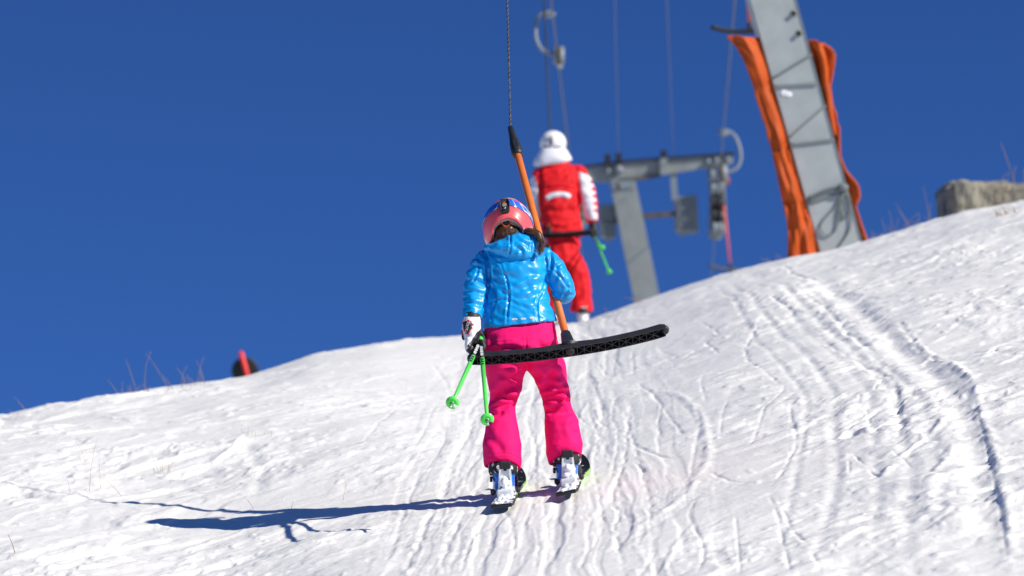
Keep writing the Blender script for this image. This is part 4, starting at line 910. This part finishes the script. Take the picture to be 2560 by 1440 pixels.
# lower beam with slatted guard boxes either side
pxbox('lower_beam', [(1508, 548), (1600, 534), (1690, 528), (1690, 540), (1600, 548), (1508, 562)], Zf+.16, .12, M['rusty'], fp)
for q, slats in (([(1686, 494), (1742, 486), (1747, 582), (1700, 590), (1688, 575)], 7), ([(1497, 512), (1538, 510), (1541, 592), (1522, 606), (1499, 590)], 6)):
    gbx = pxbox('guard_box', q, Zf+.18, .25, M['galv_far'], fp)
    x0 = min(p[0] for p in q)+6; x1 = max(p[0] for p in q)-5; y0 = min(p[1] for p in q)+8; y1 = max(p[1] for p in q)-16
    for i in range(slats):
        y = y0+(y1-y0)*i/(slats-1); obj('slat', *box(PX((x0+x1)/2, y, Zf+.14), RX, UY, FZ, (x1-x0)/2/fs, 3/fs, .03), M['galv_pale'], gbx, smooth=False)
# sheave trains
for cx, y0, y1, tl in ((1790, 418, 600, 6), (1440, 446, 590, 4)):
    fr = pxbox('sheave_frame', [(cx-22, y0), (cx+20, y0-4), (cx+24, y0+60), (cx+28, y1-30), (cx+10, y1), (cx-18, y1-4), (cx-16, y0+60)], Zf+.1, .10, M['galv_far'], fp)
    pxbox('sheave_guard', [(cx-8, y0+60), (cx+18, y0+58), (cx+22, y1-30), (cx-4, y1-26)], Zf+.02, .06, M['black_rubber'], fr)
    for i in range(5):
        y = y0+22+(y1-y0-52)*i/4; c0 = PX(cx+tl*(i/4)-2, y, Zf)
        sv = obj('sheave', *tube([c0-RX*.09, c0-RX*.06, c0, c0+RX*.06, c0+RX*.09], [.135, .135, .10, .135, .135], 18), M['black_rubber'] if i in (2, 3) else M['galv_pale'], fr)
        obj('hub', *tube([c0-RX*.12, c0+RX*.12], .045, 10), M['galv_pale'], sv)
obj('sheave_light', *ball(PX(1818, 452, Zf-.1), RX*.05, UY*.09, FZ*.06, 12, 8), M['dull_red'], fp)

# --- near pylon with its crash mat
Zn = 34.0; ns = F/Zn
near_base = G((2100-1280)/F*Zn, Zn)
npn = empty('lift_pylon', near_base); tag(npn, 'near leaning grey box-section lift pylon wrapped in orange matting', 'pylon', 'pylons of the lift')
lx = lambda y: np.interp(y, [-700, 0, 628, 760], [1680, 1873, 2049, 2086]); rx2 = lambda y: np.interp(y, [-700, 0, 605, 760], [1783, 1990, 2154, 2196])
ys = [-690, -300, 0, 200, 400, 560, 690]; rs = []
for y in ys:
    l = PX(lx(y), y, Zn); r = PX(rx2(y), y, Zn); dp = FZ*.40; q = unit(r-l)
    rs.append(np.array([l+q*.012, r-q*.012, r+FZ*.012, r+dp, l+dp, l+FZ*.012]))
leg = obj('leg', *rings(rs), M['galv'], npn, smooth=False)
rs = [np.array([PX(rx2(y)-3.2, y, Zn-.004), PX(rx2(y)+1.2, y, Zn-.004), PX(rx2(y)+1.2, y, Zn+.02), PX(rx2(y)-3.2, y, Zn+.02)]) for y in ys]
obj('corner_strip', *rings(rs), M['galv_pale'], leg, smooth=False)
for x, y in ((1985, 33), (1998, 83)):
    bo = obj('bolt', *tube([PX(x, y, Zn-.03), PX(x, y, Zn+.01)], 6/ns, 8), M['black_rubber'], leg, smooth=False); obj('bolt_washer', *tube([PX(x, y, Zn-.008), PX(x, y, Zn+.01)], 8/ns, 12), M['galv_far'], bo)
legb = bvh_of(leg)
for cx, cy, rx_, ry_ in ((1960, 233, 10, 8), (1971, 236, 9, 7)): decal('snow_splat', legb, disc_rows(cx, cy, rx_, ry_, .2), M['snow_clump'], leg, .004, .006)
armN = W(0, 0, 0)
a0 = up_rope(Zn)+UP*.45; a1 = dn_rope(Zn)+UP*.42+RX*.35
axn = unit(a1-a0); obj('crossarm', *box((a0+a1)/2, axn, FZ, unit(np.cross(axn, FZ)), np.linalg.norm(a1-a0)/2+.3, .14, .14, .02), M['galv'], npn, smooth=False)
for fn in (up_rope, dn_rope):
    fr = obj('sheave_frame', *box(fn(Zn)+UP*.02+RX*.16, FZ, UP, RX, .8, .20, .02, .008), M['galv'], npn, smooth=False)
    for i in range(4):
        c0 = fn(Zn-.6+.4*i)-UP*.0-UP*.15; sv = obj('sheave', *tube([c0-RX*.06, c0, c0+RX*.06, c0+RX*.10], [.14, .12, .14, .05], 18), M['black_rubber'], fr)
# ropes tied round the leg
def face_cord(pts, r=.012): return obj('tie_cord', *tube(PX([p[0] for p in smooth_poly(pts, 4)], [p[1] for p in smooth_poly(pts, 4)], np.full(len(smooth_poly(pts, 4)), Zn-.014)), r, 8), M['cord'], leg)
c5 = lambda L: [(1760+x/2.18, y/2.18) for x, y in L]
for L in ([(372,428),(480,362),(588,296)], [(383,470),(500,463),(622,455)], [(462,752),(560,665),(664,575)], [(468,788),(590,775),(712,760)], [(560,1095),(660,1050),(765,1020)], [(562,1080),(660,1035),(760,1012)], [(565,1110),(670,1075),(775,1040)],
          [(755,1030),(720,1120),(650,1200),(635,1250),(670,1285),(720,1250),(735,1150),(748,1040)], [(765,1030),(740,1140),(780,1180),(800,1110),(772,1035)], [(770,1040),(800,1170),(790,1260),(730,1350)], [(760,1040),(755,1180),(765,1190)]):
    face_cord(c5(L), .0075)
obj('cord_knot', *ball(PX(*c5([(758,1022)])[0], Zn-.03), RX*.05, UY*.04, FZ*.03, 12, 8), M['cord'], leg)
# orange crash mat: wraps round the uphill side of the leg, its two wings showing left and right
Lw = np.array([(1817,89),(1836,112),(1854,138),(1868,175),(1884,220),(1900,270),(1916,321),(1926,362),(1934,404),(1945,450),(1957,495),(1964,530),(1969,573),(1969,610),(1968,660),(1968,690)], float)
Rw = np.array([(2040,104),(2070,118),(2090,134),(2088,162),(2077,195),(2071,225),(2074,256),(2090,290),(2098,318),(2096,350),(2097,392),(2112,428),(2143,464),(2147,490),(2136,515),(2150,560),(2168,608),(2185,680)], float)
tt = np.linspace(0, 1, 90); fL = np.stack([np.interp(tt*(len(Lw)-1), np.arange(len(Lw)), Lw[:, i]) for i in (0, 1)], 1); fR = np.stack([np.interp(tt*(len(Rw)-1), np.arange(len(Rw)), Rw[:, i]) for i in (0, 1)], 1)
ss = np.linspace(0, 1, 70); rows = []
for i in range(90):
    gap = 1-.0*tt[i]; wing = np.interp(tt[i], [0, .25, .8, 1], [.30, .34, .34, .26])
    x = fL[i, 0]+(fR[i, 0]-fL[i, 0])*ss; y = fL[i, 1]+(fR[i, 1]-fL[i, 1])*ss
    fw = np.clip((lx(fL[i, 1])-fL[i, 0])/(fR[i, 0]-fL[i, 0]), .12, .5); rw = np.clip((fR[i, 0]-rx2(fR[i, 1]))/(fR[i, 0]-fL[i, 0]), .06, .4)
    d = np.interp(ss, [0, fw*.5, fw, fw+.08, .5, 1-rw-.06, 1-rw, 1], [-.10, -.12, .0, .38, .46, .40, .10, .02])
    fo = (.05*noise2(ss*8+tt[i]*3, tt[i]*4+ss*0, 31)+.035*noise2(ss*15-tt[i]*6, tt[i]*7+ss*0, 32)+.016*np.abs(noise2(ss*24+tt[i]*14, tt[i]*12+ss*0, 34)))*(.35+.45*tt[i])
    pin = sum(np.exp(-((y-yc)/16)**2) for yc in (220, 372, 505))          # pinched where the cords run
    rows.append(PX(x, y, Zn+.05+d*(1-.22*pin)+fo))
Rr = np.array(rows); a_, b_ = 90, 70
Fc = [[i*b_+j, i*b_+j+1, (i+1)*b_+j+1, (i+1)*b_+j] for i in range(a_-1) for j in range(b_-1)]
cm = obj('crash_mat', Rr.reshape(-1, 3), Fc, M['tarp']); tag(cm, 'orange crash mat folded round the foot of the leaning pylon', 'crash mat')
md = cm.modifiers.new('thickness', 'SOLIDIFY'); md.thickness = .02; md.offset = 1
# front folds of the mat, hanging free of the leg on its left and right
def fold(pts, wid, d0, ph):
    pts = smooth_poly(pts, 5); n = len(pts); rs = []
    for i in range(n):
        t = i/(n-1); wv = wid[0]+(wid[1]-wid[0])*t; s_ = np.linspace(0, 1, 9)
        rs.append(PX(pts[i, 0]+wv*s_, pts[i, 1]+0*s_, Zn+d0+.10*np.sin(s_*np.pi*1.5+ph)+.03*noise2(s_*3+ph, t*6+0*s_, 33)))
    V = np.array(rs).reshape(-1, 3); Fc = [[i*9+j, i*9+j+1, (i+1)*9+j+1, (i+1)*9+j] for i in range(n-1) for j in range(8)]
    o = obj('mat_flap', V, Fc, M['tarp'], cm); m_ = o.modifiers.new('thickness', 'SOLIDIFY'); m_.thickness = .012
fold([(1962,372),(1968,440),(1980,520),(1985,580),(1972,640)], (6, 58), .10, .4)
fold([(2026,108),(2040,150),(2052,220),(2068,300),(2080,340)], (34, 12), .12, 2.0)

# ================================================================== things along the crest
Zm = 58.0
mb = W((612-1280)/F*Zm, ground(np.array([(612-1280)/F*Zm]), np.array([Zm]))[0], Zm)
mk_ = empty('piste_marker', mb); tag(mk_, 'red piste pole with round black disc on the left crest', 'piste marker')
ms = F/Zm; dc = PX(612, 927, Zm); dr = np.linspace(0, 1, 2)
obj('disc', *tube([dc+FZ*.05, dc+FZ*.055, dc+FZ*.08, dc+FZ*.085], [30/ms, 34/ms, 34/ms, 30/ms], 36), M['black'], mk_)
pdir = unit(PX(601, 878, Zm)-PX(620, 945, Zm)); ptop = PX(601, 878, Zm)
obj('pole', *tube([ptop-pdir*1.6, ptop-pdir*.03, ptop], [6.5/ms, 6.5/ms, 3/ms], 12), M['marker_red'], mk_)
stand = obj('disc_bracket', *box(dc+FZ*.02-UY*.02, RX, UY, FZ, .07, .02, .03), M['black'], mk_, smooth=False)

# boulder on the right crest
rock_px = [(2366, 600), (2368, 480), (2390, 457), (2460, 456), (2560, 461), (2700, 478), (2790, 520), (2800, 640)]
Zr = 36.5; P0 = PX([p[0] for p in rock_px], [p[1] for p in rock_px], np.full(8, Zr)); rs = []
cen = P0.mean(0)
for k, dz in ((.90, -.30), (.985, -.24), (1.0, -.05), (1.02, .5), (.96, 1.0), (.7, 1.3)): rs.append(cen+(P0-cen)*k+FZ*dz+ (np.array([0, 0, -.0]) if k < .6 else 0))
V, Fc, N = remesh([rings(rs)], .035, 1)
V = V+N*(.035*noise3(V*2.6, 17)+.035*np.abs(noise3(V*6, 18))+.014*noise3(V*17, 19))[:, None]
rk = obj('boulder', V, Fc, M['rock'], smooth=False); tag(rk, 'grey brown boulder poking through the snow at the right crest', 'boulder')

# dry grass
def tuft(name, stems, label, r, m, group='dry grass in the snow'):
    """stems: (px, Z, lean_px, height_px, droop)"""
    ps = []; P0 = Gp(stems[0][0], stems[0][1])
    for px0, Z, ln_, hp_, dr_ in stems:
        b0 = Gp(px0, Z, -.02); k = Z/F; t = np.linspace(0, 1, 6)
        pts = b0+np.outer(t*ln_*k+dr_*k*t**3, RX)+np.outer(t*(hp_*k+.02)-abs(dr_)*k*.3*t**4, UY)+np.outer(.03*t*np.sin(px0), FZ)
        ps.append((pts, np.linspace(r, r*.45, 6)))
    e = empty(name, P0); tag(e, label, 'dry grass', group)
    for pts, rr_ in ps: obj('stem', *tube(pts, rr_, 5), m, e)
    return e
rg = random.Random(11)
def many(px0, px1, Zf_, n, h0, h1): return [(rg.uniform(px0, px1), Zf_+rg.uniform(-.4, .4), rg.gauss(0, 18), rg.uniform(h0, h1), rg.gauss(0, 12)) for _ in range(n)]
tuft('dry_grass', [(428,26.2,-58,95,-6),(362,26,-2,108,18),(345,26,-26,90,-4),(303,26,-32,45,-4),(312,26,-14,40,10),(330,26,-4,30,0),(335,26,6,24,4),(440,26.2,-34,42,-4),(380,26,-26,22,-14),(300,26,4,20,2)]+many(300,440,26,6,10,30), 'tall blurred dry grass stalks on the left crest', .0024, M['dry_stem'])
tuft('dry_grass', [(452,26.6,4,58,12),(470,26.6,-18,50,-10),(490,26.6,14,72,6),(512,26.6,-14,62,-8),(500,26.6,2,40,0)]+many(450,535,26.6,5,10,30), 'blurred dry grass between the tall stalks and the black disc', .0024, M['dry_stem'])
tuft('dry_grass', [(76,25.6,-40,44,-3),(34,25.6,-6,16,0),(30,25.6,-4,20,-2)], 'single bent stalk on the crest at the far left', .003, M['dry_stem'])
tuft('dry_grass', many(2160,2200,33.8,5,18,60)+many(2215,2260,33.9,6,20,65)+many(2280,2335,34,6,20,75)+[(2278,34,-36,70,-2),(2328,34,-18,100,-3)], 'faint dry grass on the crest between pylon and boulder', .003, M['dry_stem'])
tuft('dry_grass', many(2430,2570,36,7,60,100)+[(2552,36.4,-44,150,-6)], 'faint dry stalks standing above the boulder', .005, M['dry_stem'])
tuft('dry_grass', many(1880,1960,33,4,14,35)+many(1520,1640,32.5,3,14,40), 'thin blurred stalks on the crest around the far pylon', .004, M['dry_stem'])
def gz(px, py): return float(ray_ground(np.array([px]), np.array([py]))[0])
tuft('dry_grass', [(223,gz(223,1228),8,140,14),(252,gz(252,1223),-4,80,-2),(177,gz(177,1236),-8,36,-3),(312,gz(312,1236),-50,56,-16),(215,gz(215,1160),-16,55,-12)], 'thin sharp grass stalks standing in the snow at the left', .0011, M['straw'])
tuft('dry_grass', [(40,gz(40,1414),-16,46,-6)], 'short dark twig sticking up in the lower left corner', .0022, M['dry_stem'])
tuft('dry_grass', [(px_, gz(px_, 1106), rg.gauss(0, 5), rg.uniform(9, 22), 2) for px_ in (604, 622, 640, 658, 676, 610, 632)], 'low grass tips on the crusted snow left of the shadow', .0012, M['straw'])
tuft('dry_grass', [(640,gz(640,1266),-22,36,-8),(726,gz(726,1262),6,24,3),(856,gz(856,1235),8,45,2)], 'three thin straws beside the shadow of the child', .001, M['straw'])
tuft('dry_grass', [(740+rg.uniform(0, 70), gz(770, 1392), rg.uniform(20, 50), rg.uniform(2, 9), rg.uniform(0, 14)) for _ in range(14)], 'flattened orange straw lying on the snow below the shadow', .0012, M['straw'])
tuft('dry_grass', [(400+rg.uniform(-18, 28), gz(400, 1186), rg.gauss(0, 10), rg.uniform(10, 50), rg.gauss(0, 6)) for _ in range(9)], 'pale straws behind the crusted snow at the left', .001, M['straw'])
tuft('dry_grass', [(2520+rg.uniform(-30, 30), gz(2520, 545), rg.gauss(0, 8), rg.uniform(5, 22), rg.gauss(0, 8)) for _ in range(18)], 'brown grass showing through the snow below the boulder', .003, M['straw'])
